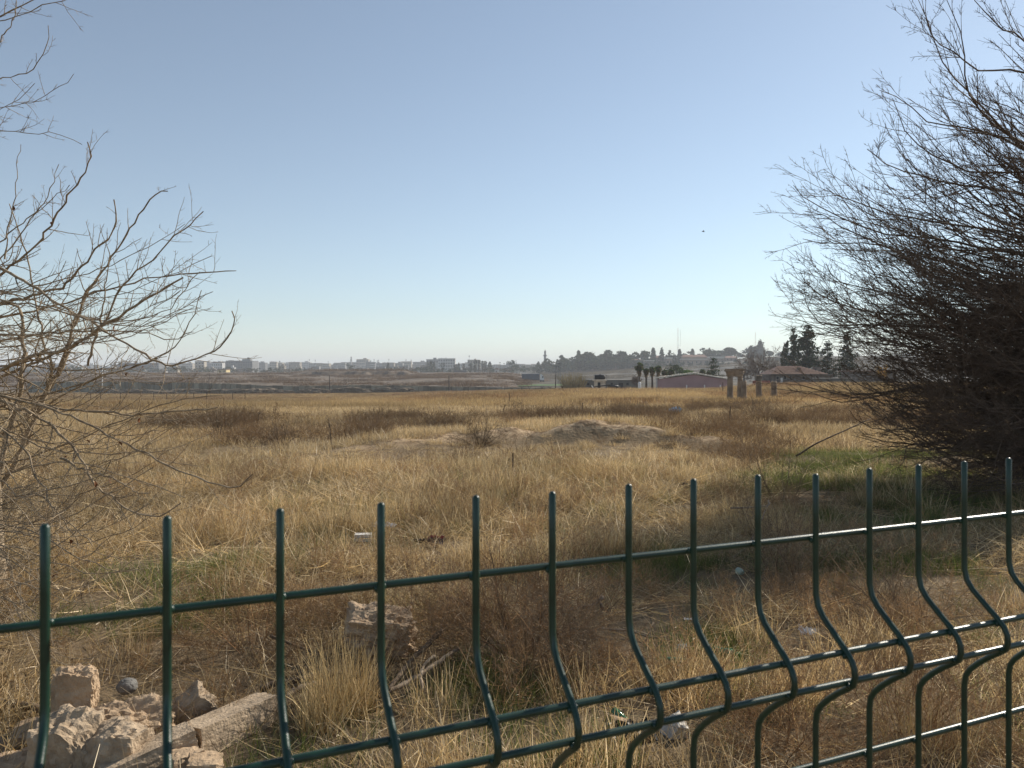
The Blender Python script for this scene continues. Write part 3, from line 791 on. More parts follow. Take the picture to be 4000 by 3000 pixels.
# the dense tree: a thicket of long rods fanning out from a short trunk
g = np.random.default_rng(57)
TBx, TBy = 9.9, 12.3
tree_b = empty('bare_tree', (TBx, TBy, gz1(TBx, TBy)), 'huge dense bare tree, a dark thicket of thin branches sweeping towards the open field', 'tree')
root_b = Vector(tree_b.location)
def part_b(nm, V, Q):
    return obj_me(nm, mesh_np(nm, V - np.array(root_b), Q, smooth=True), bark_b, tree_b)
tz0 = gz1(TBx, TBy)
P = catmull([(TBx, TBy, tz0 - .1), (TBx + .05, TBy, tz0 + .6), (TBx, TBy + .05, tz0 + 1.6), (TBx + .1, TBy, tz0 + 3.1), (TBx + .1, TBy + .1, tz0 + 5.2)], 12)[None]
part_b('trunk', *tubes(P, np.linspace(.34, .12, 13)[None], 12))
TR = P[0]
HBB = [
 [(2212, 312), (2159, 282), (2116, 237), (2084, 185), (2049, 155), (2016, 82), (1984, 0)],
 [(2212, 320), (2150, 260), (2084, 185), (2089, 140), (2076, 75), (2059, 27), (2041, -10)],
 [(2212, 320), (2159, 295), (2084, 275), (2001, 262), (1959, 225), (1924, 206), (1900, 195)],
 [(2212, 375), (2089, 370), (1981, 310), (1946, 265), (1928, 212)],
 [(2212, 155), (2109, 150), (2059, 112), (2016, 82), (2000, 40)],
 [(2159, 500), (2009, 480), (1896, 452), (1809, 422), (1784, 405)],
 [(2059, 520), (1909, 502), (1809, 467), (1759, 442), (1726, 415), (1714, 400)],
 [(2034, 565), (1884, 525), (1796, 530), (1754, 522), (1734, 516)],
 [(2009, 595), (1934, 545), (1859, 510), (1800, 480), (1739, 456)],
 [(2034, 655), (1909, 635), (1819, 610), (1789, 585), (1785, 570)],
 [(2009, 685), (1884, 675), (1809, 655), (1769, 632), (1734, 605), (1729, 587)],
 [(2034, 710), (1884, 702), (1779, 706), (1759, 682), (1744, 660), (1731, 627)],
 [(1934, 745), (1834, 737), (1794, 715), (1751, 700), (1717, 687)],
 [(2009, 840), (1884, 851), (1809, 850), (1734, 834), (1684, 800)],
 [(1984, 845), (1859, 862), (1814, 866), (1779, 859), (1746, 845)],
 [(2034, 930), (1909, 927), (1846, 905), (1834, 885)],
 [(2100, 960), (1990, 960), (1920, 955), (1860, 940)],
 [(2212, 420), (2080, 400), (1960, 370), (1900, 345), (1873, 322)],
 [(2212, 90), (2160, 60), (2120, 20), (2090, -30)],
]
def lim(y): return np.interp(y, [-60, 0, 200, 300, 400, 520, 700, 850, 900, 960, 985], [2010, 1995, 1925, 1880, 1760, 1745, 1725, 1770, 1835, 1890, 1930])
mains = []
for pts in HBB:
    d1 = g.uniform(10.0, 12.0); q = [tuple(at(x, y, 11.8 + (d1 - 11.8) * k / (len(pts) - 1))) for k, (x, y) in enumerate(pts)]
    mains.append((q, .019))
for k in range(220):          # rods reaching into the field
    y = g.uniform(150, 985) if k < 80 else g.uniform(430, 1030)
    x = lim(y) + (abs(g.normal(0, 150)) if k % 3 else g.uniform(60, 420)) + 45
    d = g.uniform(8.8, 14.2)
    tip = np.array(at(x, y, d)); mains.append((None, tip))
for k in range(30):           # the rest of the crown, round the trunk
    a = g.uniform(-1.6, 1.6); e = g.uniform(-.1, 1.3); L = g.uniform(3.5, 6)
    mains.append((None, np.array([TBx + L * math.cos(a) * math.cos(e), TBy + L * math.sin(a) * math.cos(e), 1.6 + L * math.sin(e)])))
LVB = [(14, (.20, .55), (.18, .40), 7, .07, .020, .6, .0046), (8, (.3, .8), (.22, .46), 4, .10, .035, .65, .0030), (4, (.5, 1.1), (.14, .34), 1, .14, .04, .75, .0024)]
for q, tip in mains:
    if q is None:
        tz = np.clip(tz0 + .5 + (tip[2] - .6) * .62, tz0 + .35, tz0 + 5.0)
        h = TR[np.argmin(np.abs(TR[:, 2] - tz))]
        v = tip - h; L = np.linalg.norm(v)
        m1 = h + v * .35 + np.array([0, 0, -.03 * L]) + g.normal(0, .12, 3); m2 = h + v * .72 + np.array([0, 0, -.07 * L]) + g.normal(0, .12, 3)
        q = [h, m1, m2, h + v * .9 + np.array([0, 0, -.045 * L]), tip]
        q = [np.array([p[0], p[1], max(p[2], gz1(p[0], p[1]) + .15)]) for p in q]
        r1 = g.uniform(.0095, .018)
    else:
        v0 = np.array(q[0]); h = TR[np.argmin(np.abs(TR[:, 2] - np.clip(v0[2] - .5, tz0 + .4, tz0 + 5)))]
        q = [h, h * .4 + v0 * .6 + np.array([0, 0, -.05])] + list(q); r1 = tip
    K = 16
    P = catmull(q, K)[None]; P[0, 1:-1] += g.normal(0, .012, (K - 1, 3))
    RR = (r1 * (1.5 - 1.28 * np.linspace(0, 1, K + 1)))[None]; RR = np.maximum(RR, .003)
    V, Q = branch_mesh(P, RR, LVB, g, (6, 4, 3, 3))
    V[:, 2] = np.maximum(V[:, 2], tz0 + .02)
    part_b('branch', V, Q)

# ------------------------------------------------------------------ sapling, stakes and sticks standing in the grass
stake_m = M('stake_wood', (.12, .085, .055), (.05, .038, .03), scale=30, rough=.9)
g = np.random.default_rng(77)
def sapling(x, d, h, label, seed, lean=.05):
    gg = np.random.default_rng(seed); p = on_ground(x, d)
    e = empty('bare_sapling', p, label, 'sapling')
    P, RR = grow(np.zeros((1, 3)) - [0, 0, .05], np.array([[lean, 0, 1.]]), np.array([h]), np.array([.012 * h + .006]), 10, .05, .03, gg, .35)
    obj_me('stem', mesh_np('stem', *tubes(P, RR, 5)), stake_m, e)
    S, D, L, r, _ = spawn(P, RR, 11, gg, (.4, .8), (.15, .38), .5, .3)
    p2, r2 = grow(S, D, L, np.maximum(r, .006), 4, .1, .04, gg, .5)
    obj_me('twigs', mesh_np('twigs', *tubes(p2, r2, 3)), stake_m, e)
sapling(716, 17.2, .72, 'thin bare sapling standing alone in the golden grass', 1, -.04)
sapling(548, 22, .75, 'dark twiggy sapling beside the drooping bare branches', 2, .4)
def stake(x, ytop, d, label, r=.016, lean=0.0, group='wooden stakes in the field', name='wooden_stake', m=None):
    p = on_ground(x, d); top = at(x + lean, ytop, d)
    hgt = max(top.z - p.z, .15); gg = np.random.default_rng(int(x * 7 + d))
    P, RR = grow(np.array([[0, 0, -.1]]), np.array([[lean / F * d, 0, hgt]]), np.array([hgt + .1]), np.array([r]), 6, .02, 0, gg, .8)
    V, Q = tubes(P, RR, 7); n = len(V)
    me = MB(); me.add([tuple(v) for v in V], [tuple(f) for f in Q] + [tuple(range(n - 7, n))])
    o = me.build(name, m or stake_m, None, p); tag(o, label, 'stake', group); return o
stake(1098, 990, 13.0, 'shorter of the pair of thin stakes amid the golden grass', .012)
stake(1108, 978, 12.2, 'taller of the pair of thin stakes amid the golden grass', .013)
stake(1258, 870, 34, 'short dark stake in the brown weeds beyond the dirt bank', .03)
stake(1083, 872, 36, 'tilted stake in the brown weeds beyond the dirt bank', .025, 8)
stake(1100, 850, 60, 'pale thin stake in the far grass below the mound end', .03)
stake(1576, 878, 24, 'lone twig stake short of the ruined columns', .02, 1)
stake(570, 1008, 12.5, 'tiny dark stake poking from the straw near the drooping branches', .012)
stake(1530, 938, 19.5, 'thin stake at the end of the dirt bank', .014)
PX = [160, 196, 217, 260, 332, 360, 419, 447, 503, 529]
for k, x in enumerate(PX):
    nm = ['first', 'second', 'third', 'fourth', 'fifth', 'sixth', 'seventh', 'eighth', 'ninth', 'tenth'][k]
    stake(x, 848 + .8 * (k % 3), 112, nm + ' post of the wireless fence line beyond the bare branches', .055, 0, 'old fence posts along the far field', 'fence_post')
for k, x in enumerate([985, 1011, 1050, 1090, 931, 905]):
    nm = ['fifth', 'sixth', 'seventh', 'eighth', 'fourth', 'third'][k]
    stake(x, 834 if x > 950 else 836, 205, nm + ' thin post close before the concrete wall', .07, 0, 'thin posts before the concrete wall', 'fence_post')

# ------------------------------------------------------------------ concrete wall across the far edge of the field
conc = M('grey_concrete', (.30, .275, .215), (.20, .182, .142), scale=.8, rough=.9, bump=.3, bscale=6, bdist=.02)
_nt = conc.node_tree; _oi = _nt.nodes.new('ShaderNodeObjectInfo'); _va = _nt.nodes.new('ShaderNodeVectorMath'); _va.operation = 'ADD'
_nz = [q for q in _nt.nodes if q.type == 'TEX_NOISE'][0]; _tc = [q for q in _nt.nodes if q.type == 'TEX_COORD'][0]
_sc = _nt.nodes.new('ShaderNodeMath'); _sc.operation = 'MULTIPLY'; _sc.inputs[1].default_value = 90
_nt.links.new(_oi.outputs['Random'], _sc.inputs[0]); _nt.links.new(_tc.outputs['Object'], _va.inputs[0]); _nt.links.new(_sc.outputs[0], _va.inputs[1]); _nt.links.new(_va.outputs[0], _nz.inputs['Vector'])
WX = [(60, 824, 848, 262), (230, 824.5, 847, 255), (330, 825, 846, 250), (430, 827.5, 848, 244), (500, 829, 850, 240), (570, 832.5, 852, 238), (640, 833.5, 851, 236), (760, 832, 850, 234), (880, 833, 851, 234), (1000, 835.5, 850, 236), (1120, 837, 849, 240), (1250, 837.5, 848, 246)]
wall = empty('concrete_wall', on_ground(640, 236), 'long grey wall of upright concrete panels below the bare mound', 'wall')
pm = MB().prism([(-.47, 0), (.47, 0), (.47, 1), (-.47, 1)], -.14, .10).box(-.505, .505, .02, .06, .0, .97).mesh('panel')
pm.materials.append(conc)
wpts = [(at(x, yt, d), at(x, yb, d)) for x, yt, yb, d in WX]
tp = np.array([p[0] for p in wpts]); bt = np.array([p[1] for p in wpts])
sg = np.r_[0, np.cumsum(np.linalg.norm(np.diff(tp[:, :2], axis=0), axis=1))]
step = 1.75; s = 0.0; g = np.random.default_rng(5)
while s + step < sg[-1]:
    a = np.array([np.interp(s, sg, tp[:, k]) for k in range(3)]); b = np.array([np.interp(s + step, sg, tp[:, k]) for k in range(3)])
    za = np.interp(s + step / 2, sg, bt[:, 2])
    m_ = (a + b) / 2; zt = m_[2] + g.normal(0, .05); zb = za - .5
    o = obj_me('panel', pm, None, wall)
    o.location = Vector((m_[0], m_[1] + g.normal(0, .02), zb)) - wall.location
    o.rotation_euler = (g.normal(0, .006), 0, math.atan2(b[1] - a[1], b[0] - a[0]))
    o.scale = (step, 1.0, zt - zb)
    s += step

_pb = [q for q in _nt.nodes if q.type == 'BSDF_PRINCIPLED'][0]; _src = _pb.inputs['Base Color'].links[0].from_socket
_mr = _nt.nodes.new('ShaderNodeMapRange'); _mr.inputs['To Min'].default_value = .62; _mr.inputs['To Max'].default_value = 1.3; _nt.links.new(_oi.outputs['Random'], _mr.inputs['Value'])
_mm = _nt.nodes.new('ShaderNodeMix'); _mm.data_type = 'RGBA'; _mm.blend_type = 'MULTIPLY'; _mm.inputs[0].default_value = 1
_nt.links.new(_src, _mm.inputs[6]); _nt.links.new(_mr.outputs[0], _mm.inputs[7]); _nt.links.new(_mm.outputs[2], _pb.inputs['Base Color'])

# poles
pole_m = M('weathered_pole', (.10, .08, .065), (.05, .042, .038), scale=3, rough=.9)
white_m = M('white_paint', (.78, .77, .74), (.66, .65, .62), scale=3, rough=.6)
steel_m = M('dull_steel', (.20, .20, .21), (.13, .13, .14), scale=2, rough=.6, metal=.3)
def pole(x, ytop, d, r, label, m, arms=False, name='utility_pole'):
    X = (x - CX) / F * d; zb = max(gz1(X, d), float(mound_z(np.array([X]), np.array([d]))[0]) if 262 < d < 680 and x < 1200 else -99)
    zt = at(x, ytop, d).z; h = zt - zb
    e = empty(name, (X, d, zb), label, 'pole', 'poles standing beyond the field')
    MB().lathe([(r * 1.2, -.3), (r, h * .5), (r * .8, h)], 8).build('shaft', m, e, smooth=True)
    MB().lathe([(r * 1.5, -.3), (r * 1.5, .35), (r * 1.1, .42)], 8).build('base', conc, e)
    if arms: MB().box(-.7, .7, -.06, .06, h - .45, h - .3).build('crossarm', m, e)
    return e
pole(221, 784, 246, .13, 'pale slender lamp post rising behind the bare branches', white_m)
pole(452, 806, 228, .10, 'dark pole standing before the concrete wall under the yellow house', pole_m)
pole(712, 810, 226, .14, 'dark wooden pole by the rubble heap at the wall dip', pole_m)
pole(970, 812, 230, .15, 'dark wooden pole where the wall sinks behind the field', pole_m)
pole(1200, 809, 200, .13, 'short dark pole in front of the lattice masts', pole_m)
def lattice_mast(x, ytop, ybot, d, w, label):
    X = (x - CX) / F * d; zt = at(x, ytop, d).z; zb = at(x, ybot, d).z - 1; h = zt - zb
    e = empty('lattice_mast', (X, d, zb), label, 'mast', 'lattice power masts in the valley')
    w0, w1 = w, w * .6
    for sx in (-1, 1):
        for sy in (-1, 1):
            MB().rod((sx * w0, sy * w0, 0), (sx * w1, sy * w1, h), .09, .07, 5).build('leg', steel_m, e)
    n = 9; b = MB()
    for k in range(n):
        z0 = h * k / n; z1 = h * (k + 1) / n; a = w0 + (w1 - w0) * k / n; c_ = w0 + (w1 - w0) * (k + 1) / n; q = 1 if k % 2 else -1
        for sy in (-1, 1):
            b.rod((-q * a, sy * a, z0), (q * c_, sy * c_, z1), .04, n=4); b.rod((sy * a, -q * a, z0), (sy * c_, q * c_, z1), .04, n=4)
    b.build('bracing', steel_m, e)
    MB().box(-w * 2.6, w * 2.6, -.1, .1, h * .93, h * .96).build('crossarm', steel_m, e)
lattice_mast(1201.5, 790, 824, 330, .42, 'shorter lattice power mast, beside the taller one beyond the wall end')
lattice_mast(1208.5, 783, 824, 322, .42, 'taller lattice power mast beyond the wall end')
# Y topped wire posts beyond the wall end
for k, (x, d) in enumerate([(1127, 196), (1171, 192), (1214, 188), (1144, 205), (1188, 204), (1258, 184)]):
    nm = ['first', 'third', 'fifth', 'second', 'fourth', 'sixth'][k]
    X = (x - CX) / F * d; zt = at(x, 836 - (k < 3), d).z
    e = empty('fence_post', (X, d, zt - 2.4), nm + ' of the Y topped posts from the mound end to the water tank hut', 'post', 'Y topped posts past the mound end')
    MB().rod((0, 0, -.3), (0, 0, 2.0), .085, n=6).build('shaft', pole_m, e)
    b = MB(); b.rod((0, 0, 1.98), (-.42, 0, 2.55), .06, n=5); b.build('arm', pole_m, e)
    b = MB(); b.rod((0, 0, 1.98), (.42, 0, 2.55), .06, n=5); b.build('arm', pole_m, e)

# rubble heaps in front of the wall
def rock_mesh(name, size, seed, rough=.18, sub=3, chip=.5, box=True, soft=.12, cut=True):
    bm = bmesh.new()
    if box:
        bmesh.ops.create_cube(bm, size=2.0)
        bmesh.ops.subdivide_edges(bm, edges=bm.edges[:], cuts=2 ** sub - 1, use_grid_fill=True)
    else: bmesh.ops.create_icosphere(bm, subdivisions=sub + 1, radius=1.15)
    off = Vector((seed * 7.13, seed * 3.7, seed * 1.9))
    rg = np.random.default_rng(seed)
    cuts = []
    for k in range(7):
        n_ = Vector(rg.normal(0, 1, 3)).normalized(); cuts.append((n_, rg.uniform(.95, 1.25)))
    for v in bm.verts:
        c = v.co.copy()
        l = c.length
        if box: c = c.lerp(c.normalized() * 1.25, soft)
        for n_, dd in cuts:
            ex = c.dot(n_) - dd
            if ex > 0 and cut: c -= n_ * ex * .85
        q = c + off
        d1 = mnoise.fractal(q * 1.1, 1.0, 2.0, 3); d2 = mnoise.fractal(q * 3.2, .9, 2.1, 4); d3 = abs(mnoise.noise(q * 2.3))
        c += c.normalized() * (d1 * rough + d2 * rough * .6 - d3 * rough * chip + mnoise.fractal(q * 8.5, .8, 2.1, 3) * rough * .22)
        v.co = Vector((c.x * size[0] / 2, c.y * size[1] / 2, c.z * size[2] / 2))
    me = bpy.data.meshes.new(name); bm.to_mesh(me); bm.free()
    return me
rubble_m = M('pale_rubble', (.24, .19, .135), (.11, .088, .066), scale=3, rough=.95, bump=.6, bscale=10, bdist=.05)
for k, (x, y, d, w, lab) in enumerate([(585, 848, 222, 11, 'rubble heap with grassy top at the dip of the concrete wall'), (755, 850, 222, 15, 'long low rubble heap under the dark wooden pole'), (300, 850, 214, 17, 'low rubble bank below the wall near the lamp post'), (400, 850, 216, 14, 'grassy spoil heap before the wall short of the yellow house pole'), (470, 851, 218, 12, 'spoil heap before the wall just past the yellow house pole'), (535, 851, 216, 13, 'long spoil heap on the way down to the wall dip'), (680, 850, 220, 9, 'stony spoil heap between the wall dip and the dark wooden pole'), (850, 850, 222, 12, 'flat spoil heap past the dark wooden pole'), (235, 849, 216, 9, 'spoil heap at the foot of the pale lamp post')]):
    if lab is None: continue
    p = on_ground(x, d); p.z -= .3
    o = obj_me('rubble_heap', rock_mesh('rubble_heap', (w * 1.15, 4.5, 3.4), 60 + k, .25, 4, .6, False), rubble_m, None, p)
    tag(o, lab, 'rubble')

# ------------------------------------------------------------------ foliage of far trees: leaf sized faces through the crown
leafy = plant_mat('evergreen_leaf', .2, inst=False)
def leaf_cards(C, s, g, tone, flat=0.0):
    n = len(C); a = _nrm(g.normal(0, 1, (n, 3))); 
    if flat: a[:, 2] *= (1 - flat); a = _nrm(a)
    b = _nrm(np.cross(a, g.normal(0, 1, (n, 3))))
    L = (s * g.uniform(.6, 1.4, n))[:, None]; W = L * g.uniform(.35, .8, (n, 1))
    V = np.stack([C - a * L, C + b * W, C + a * L, C - b * W], 1).reshape(-1, 3)
    Q = np.arange(4 * n).reshape(n, 4)
    T = np.repeat(np.array(tone)[None] * g.uniform(.6, 1.35, (n, 1)) * np.array([[1, 1, 1]]), 4, 0)
    return V, Q, T
def crown_pts(kind, n, g):
    """points of a unit-high crown, base at 0"""
    if kind == 'round':
        k = g.integers(7, 11); c = np.stack([g.normal(0, .16, k), g.normal(0, .16, k), g.uniform(.22, .84, k)], 1); r = g.uniform(.13, .25, k)
        i = g.integers(0, k, n); d = _nrm(g.normal(0, 1, (n, 3))) * (g.uniform(.3, 1, (n, 1)) ** .5) * r[i][:, None]; d[:, 2] *= .75
        return c[i] + d
    if kind == 'cypress':
        z = g.uniform(.05, 1, n); r = .115 * np.sin(np.pi * np.clip(z * .9 + .1, 0, 1)) ** .7 * g.uniform(.4, 1.1, n); a = g.uniform(0, 6.283, n)
        return np.stack([r * np.cos(a), r * np.sin(a), z], 1)
    if kind == 'conifer':
        m = 80; zz = np.sort(g.uniform(.06, .97, m)); aa = g.uniform(0, 6.283, m); ll = .32 * (1 - zz) ** .95 * g.uniform(.6, 1.2, m) + .025
        i = g.choice(m, n, p=(ll + .05) / (ll + .05).sum()); t = g.uniform(.02, 1, n) ** .7
        x = ll[i] * t * np.cos(aa[i]); y = ll[i] * t * np.sin(aa[i]); z = zz[i] - .10 * t ** 2 * (ll[i] / .3) + .05 * t
        s = .026 + .010 * (1 - t)
        return np.stack([x, y, z], 1) + g.normal(0, 1, (n, 3)) * s[:, None] * np.array([[1, 1, .7]])
    if kind == 'spread':
        k = 12; c = np.stack([g.normal(0, .30, k), g.normal(0, .30, k), g.uniform(.35, .8, k)], 1); r = g.uniform(.12, .24, k)
        i = g.integers(0, k, n); d = _nrm(g.normal(0, 1, (n, 3))) * (g.uniform(.2, 1, (n, 1)) ** .5) * r[i][:, None]; d[:, 2] *= .7
        return c[i] + d
PROTO = {}
def crown_mesh(kind, n, s, tone, seed):
    key = (kind, n, seed, tone)
    if key not in PROTO:
        g = np.random.default_rng(seed); C = crown_pts(kind, n, g)
        V, Q, T = leaf_cards(C, np.full(n, s), g, tone); me = mesh_np('crown', V, Q, T); me.materials.append(leafy); PROTO[key] = me
    return PROTO[key]
def trunk_mesh(r, h, seed=0):
    key = ('trunk', r, h)
    if key not in PROTO:
        me = MB().lathe([(r * 1.3, -.05), (r, .08), (r * .5, h)], 6).mesh('trunk', True); me.materials.append(bark_b); PROTO[key] = me
    return PROTO[key]
DARKG = (.040, .060, .030); PINE = (.045, .065, .035); OLIVE = (.075, .085, .045); BROWNISH = (.13, .10, .07); GREENB = (.10, .17, .04)
def tree(kind, p, h, wide, label, group, seed, n=420, s=.03, tone=PINE, name='pine_tree', cat='tree'):
    e = empty(name, p, label, cat, group)
    o = obj_me('crown', crown_mesh(kind, n, s, tone, seed), None, e); o.scale = (h * wide, h * wide, h)
    o.rotation_euler = (0, 0, random.uniform(0, 6.28))
    t = obj_me('trunk', trunk_mesh(.025, .7), None, e); t.scale = (h, h, h)
    return e
def ridge_tree(kind, x, ytop, d, wide, label, group, seed, ybase=None, **kw):
    X = (x - CX) / F * d; zb = hill1(X, d) if ybase is None else at(x, ybase, d).z
    zt = at(x, ytop, d).z
    return tree(kind, (X, d, zb - .2), max(zt - zb, 3), wide, label, group, seed, **kw)

ORD = ['first', 'second', 'third', 'fourth', 'fifth', 'sixth', 'seventh', 'eighth', 'ninth', 'tenth', 'eleventh', 'twelfth', 'thirteenth', 'fourteenth', 'fifteenth', 'sixteenth', 'seventeenth', 'eighteenth', 'nineteenth', 'twentieth',
       'twenty first', 'twenty second', 'twenty third', 'twenty fourth', 'twenty fifth', 'twenty sixth', 'twenty seventh', 'twenty eighth', 'twenty ninth', 'thirtieth']
# ridge wood from the minaret to the red roofed sheds
RID = [(1172, 778, 'round'), (1184, 779, 'round'), (1195, 774, 'round'), (1204, 776, 'conifer'), (1213, 765, 'conifer'), (1222, 770, 'round'), (1232, 772, 'round'), (1241, 765, 'round'), (1250, 758, 'cypress'), (1257, 762, 'round'), (1267, 758, 'round'), (1276, 762, 'round'), (1284, 760, 'round'), (1292, 764, 'round'), (1301, 762, 'round'),
       (1310, 756, 'conifer'), (1319, 763, 'round'), (1327, 756, 'round'), (1336, 754, 'round'), (1344, 757, 'round'), (1352, 760, 'conifer'), (1360, 764, 'round'), (1369, 760, 'round'), (1378, 762, 'round'), (1388, 757, 'conifer'), (1397, 755, 'round'), (1404, 762, 'round')]
for k, (x, yt, kd) in enumerate(RID):
    kn = {'round': 'rounded pine', 'conifer': 'pointed conifer', 'cypress': 'slim cypress'}[kd]
    ridge_tree(kd, x, yt, 860 + (k * 37) % 60, {'round': 1.15, 'conifer': .9, 'cypress': 1.1}[kd], kn + ', ' + ORD[k] + ' tree of the ridge wood counted from the minaret', 'trees of the ridge wood', 300 + k % 5, n=560, s=.07, name={'round': 'pine_tree', 'conifer': 'conifer_tree', 'cypress': 'cypress_tree'}[kd])
UND = [(1190, 792), (1212, 786), (1235, 784), (1258, 780), (1280, 778), (1305, 778), (1330, 776), (1322, 782), (1352, 780), (1376, 778)]
for k, (x, yt) in enumerate(UND):
    ridge_tree('spread', x, yt, 826 + (k * 13) % 24, .9, ORD[k] + ' dark low tree along the foot of the ridge wood counted from the minaret', 'trees of the ridge wood', 330 + k % 3, n=420, s=.07, name='low_tree')
UND2 = [(1186, 785), (1199, 783), (1217, 779), (1229, 778), (1245, 774), (1253, 771), (1262, 768), (1272, 770), (1283, 769), (1296, 770), (1308, 772), (1315, 770), (1332, 768), (1348, 770), (1358, 772), (1366, 771), (1384, 770)]
for k, (x, yt) in enumerate(UND2):
    ridge_tree('round', x, yt, 842 + (k * 7) % 14, 1.5, ORD[k] + ' shorter dark pine filling the ridge wood below the taller ones, from the minaret on', 'trees of the ridge wood', 335 + k % 4, n=480, s=.075)
R2 = [(1411, 752, 'cypress'), (1429, 752, 'conifer'), (1447, 757, 'conifer'), (1457, 761, 'round'), (1468, 755, 'cypress'), (1478, 758, 'round'), (1496, 754, 'cypress'), (1441, 765, 'spread'), (1486, 764, 'spread')]
for k, (x, yt, kd) in enumerate(R2):
    kn = {'round': 'rounded pine', 'conifer': 'pointed conifer', 'cypress': 'slim cypress', 'spread': 'broad low tree'}[kd]
    ridge_tree(kd, x, yt, 905 + (k * 17) % 40, {'round': 1.1, 'conifer': .95, 'cypress': 1.3, 'spread': .9}[kd], kn + ', ' + ORD[k] + ' tree past the ridge wood before the tall antenna', 'trees around the hilltop sheds', 304 + k % 4, n=500, s=.065, name='hilltop_tree')
R3 = [(1535, 751, 'spread', 1.2), (1552, 750, 'round', 1.3), (1569, 752, 'spread', 1.0), (1585, 748, 'round', 1.5), (1632, 742, 'round', 1.4), (1622, 746, 'conifer', 1.1), (1642, 736, 'conifer', .85), (1650, 748, 'round', 1.4), (1662, 756, 'round', 1.2), (1752, 757, 'conifer', 1.0), (1775, 752, 'round', 1.0), (1822, 756, 'conifer', 1.0), (1850, 760, 'round', 1.2), (1540, 757, 'round', 1.2), (1600, 762, 'spread', 1.0), (1690, 758, 'spread', 1.1), (1720, 760, 'round', 1.1), (1518, 760, 'spread', .9), (1885, 768, 'spread', 1.1), (1935, 770, 'round', 1.1), (1980, 768, 'spread', 1.1)]
R3 = [(x - 8 if 1530 < x < 1600 else x, y, k_, w) for x, y, k_, w in R3]
for k, (x, yt, kd, w) in enumerate(R3):
    kn = {'round': 'rounded pine', 'conifer': 'pointed conifer', 'cypress': 'slim cypress', 'spread': 'broad low tree'}[kd]
    ridge_tree(kd, x, yt, 960 + (k * 29) % 70, w * 1.35, 'hazy ' + kn + ', ' + ORD[k] + ' of the skyline trees past the tall antenna', 'skyline trees past the antenna', 301 + k % 5, n=500, s=.07, name='skyline_tree')
SL = [(1392, 786), (1408, 788), (1424, 783), (1436, 789), (1456, 781), (1466, 786), (1492, 786), (1512, 788), (1530, 782), (1556, 784), (1574, 787), (1590, 780), (1612, 783), (1652, 776), (1680, 774), (1660, 785), (1604, 790), (1548, 792)]
for k, (x, yt) in enumerate(SL):
    ridge_tree('spread' if k % 2 else 'round', x, yt - 5, 760 + (k * 23) % 90, 1.3, ORD[k] + ' dim tree on the slope between the ridge wood and the tiled house', 'trees scattered on the slope', 340 + k % 4, n=420, s=.065, tone=(PINE, PINE, DARKG)[k % 3], name='slope_tree')
# conifers behind the roof, in the middle distance
def near_conifer(x, yt, yb, d, wide, label, seed, lean=0.0, n=2600, kind='conifer', s=.022):
    zb = at(x, yb, d).z; zt = at(x, yt, d).z; h = zt - zb
    e = empty('conifer_tree', ((x - CX) / F * d, d, zb), label, 'tree', 'dark conifers behind the tiled house')
    g = np.random.default_rng(seed); C = crown_pts(kind, n, g)
    if lean: C[:, 0] += lean * np.clip(C[:, 2] - .55, 0, 1) ** 1.5 * 2.4; C[:, 2] -= .9 * lean * np.clip(C[:, 2] - .78, 0, 1) 
    C = C * np.array([[wide * h, wide * h, h]])
    V, Q, T = leaf_cards(C, np.full(n, s * h), g, DARKG, 0)
    obj_me('crown', mesh_np('crown', V, Q, T), leafy, e)
    t = obj_me('trunk', trunk_mesh(.02, .93), None, e); t.scale = (h, h, h)
    return e
near_conifer(1694, 734, 815, 186, .85, 'leaning weeping conifer with a hooked top, outermost by the tiled roof', 401, .16, 1300, 'cypress')
near_conifer(1715, 711, 818, 190, .75, 'slim ragged conifer between the hooked one and the broad tall one', 402, 0, 1700)
near_conifer(1742, 702, 818, 194, 1.2, 'tallest broad dark conifer above the tiled roof', 403, 0, 4200)
near_conifer(1788, 737, 818, 192, 1.1, 'dark conifer with a blunt top half veiled by the thin branches', 404, 0, 2300)
near_conifer(1830, 717, 818, 196, 1.0, 'tall conifer behind the outer twigs of the dense tree', 405, 0, 2300)
near_conifer(1765, 768, 820, 188, 1.15, 'low dark conifer filling the gap right over the roof ridge', 406, 0, 1500)
near_conifer(1541, 772, 830, 205, 1.55, 'solitary pointed dark conifer behind the mauve shed', 407, 0, 1900)
for k, (x, yt, w, tone, lab) in enumerate([(1462, 784, 1.1, PINE, 'dark bushy tree behind the mauve shed roof'), (1474, 785, 1.1, GREENB, 'bright green rounded tree over the mauve shed roof'), (1486, 788, 1.0, GREENB, 'small bright green tree beside the rounded one over the shed')]):
    ridge_tree('round', x, yt, 215 + 4 * k, w, lab, 'green trees behind the shed', 410 + k, ybase=828, n=1100, s=.03, tone=tone, name='green_tree')
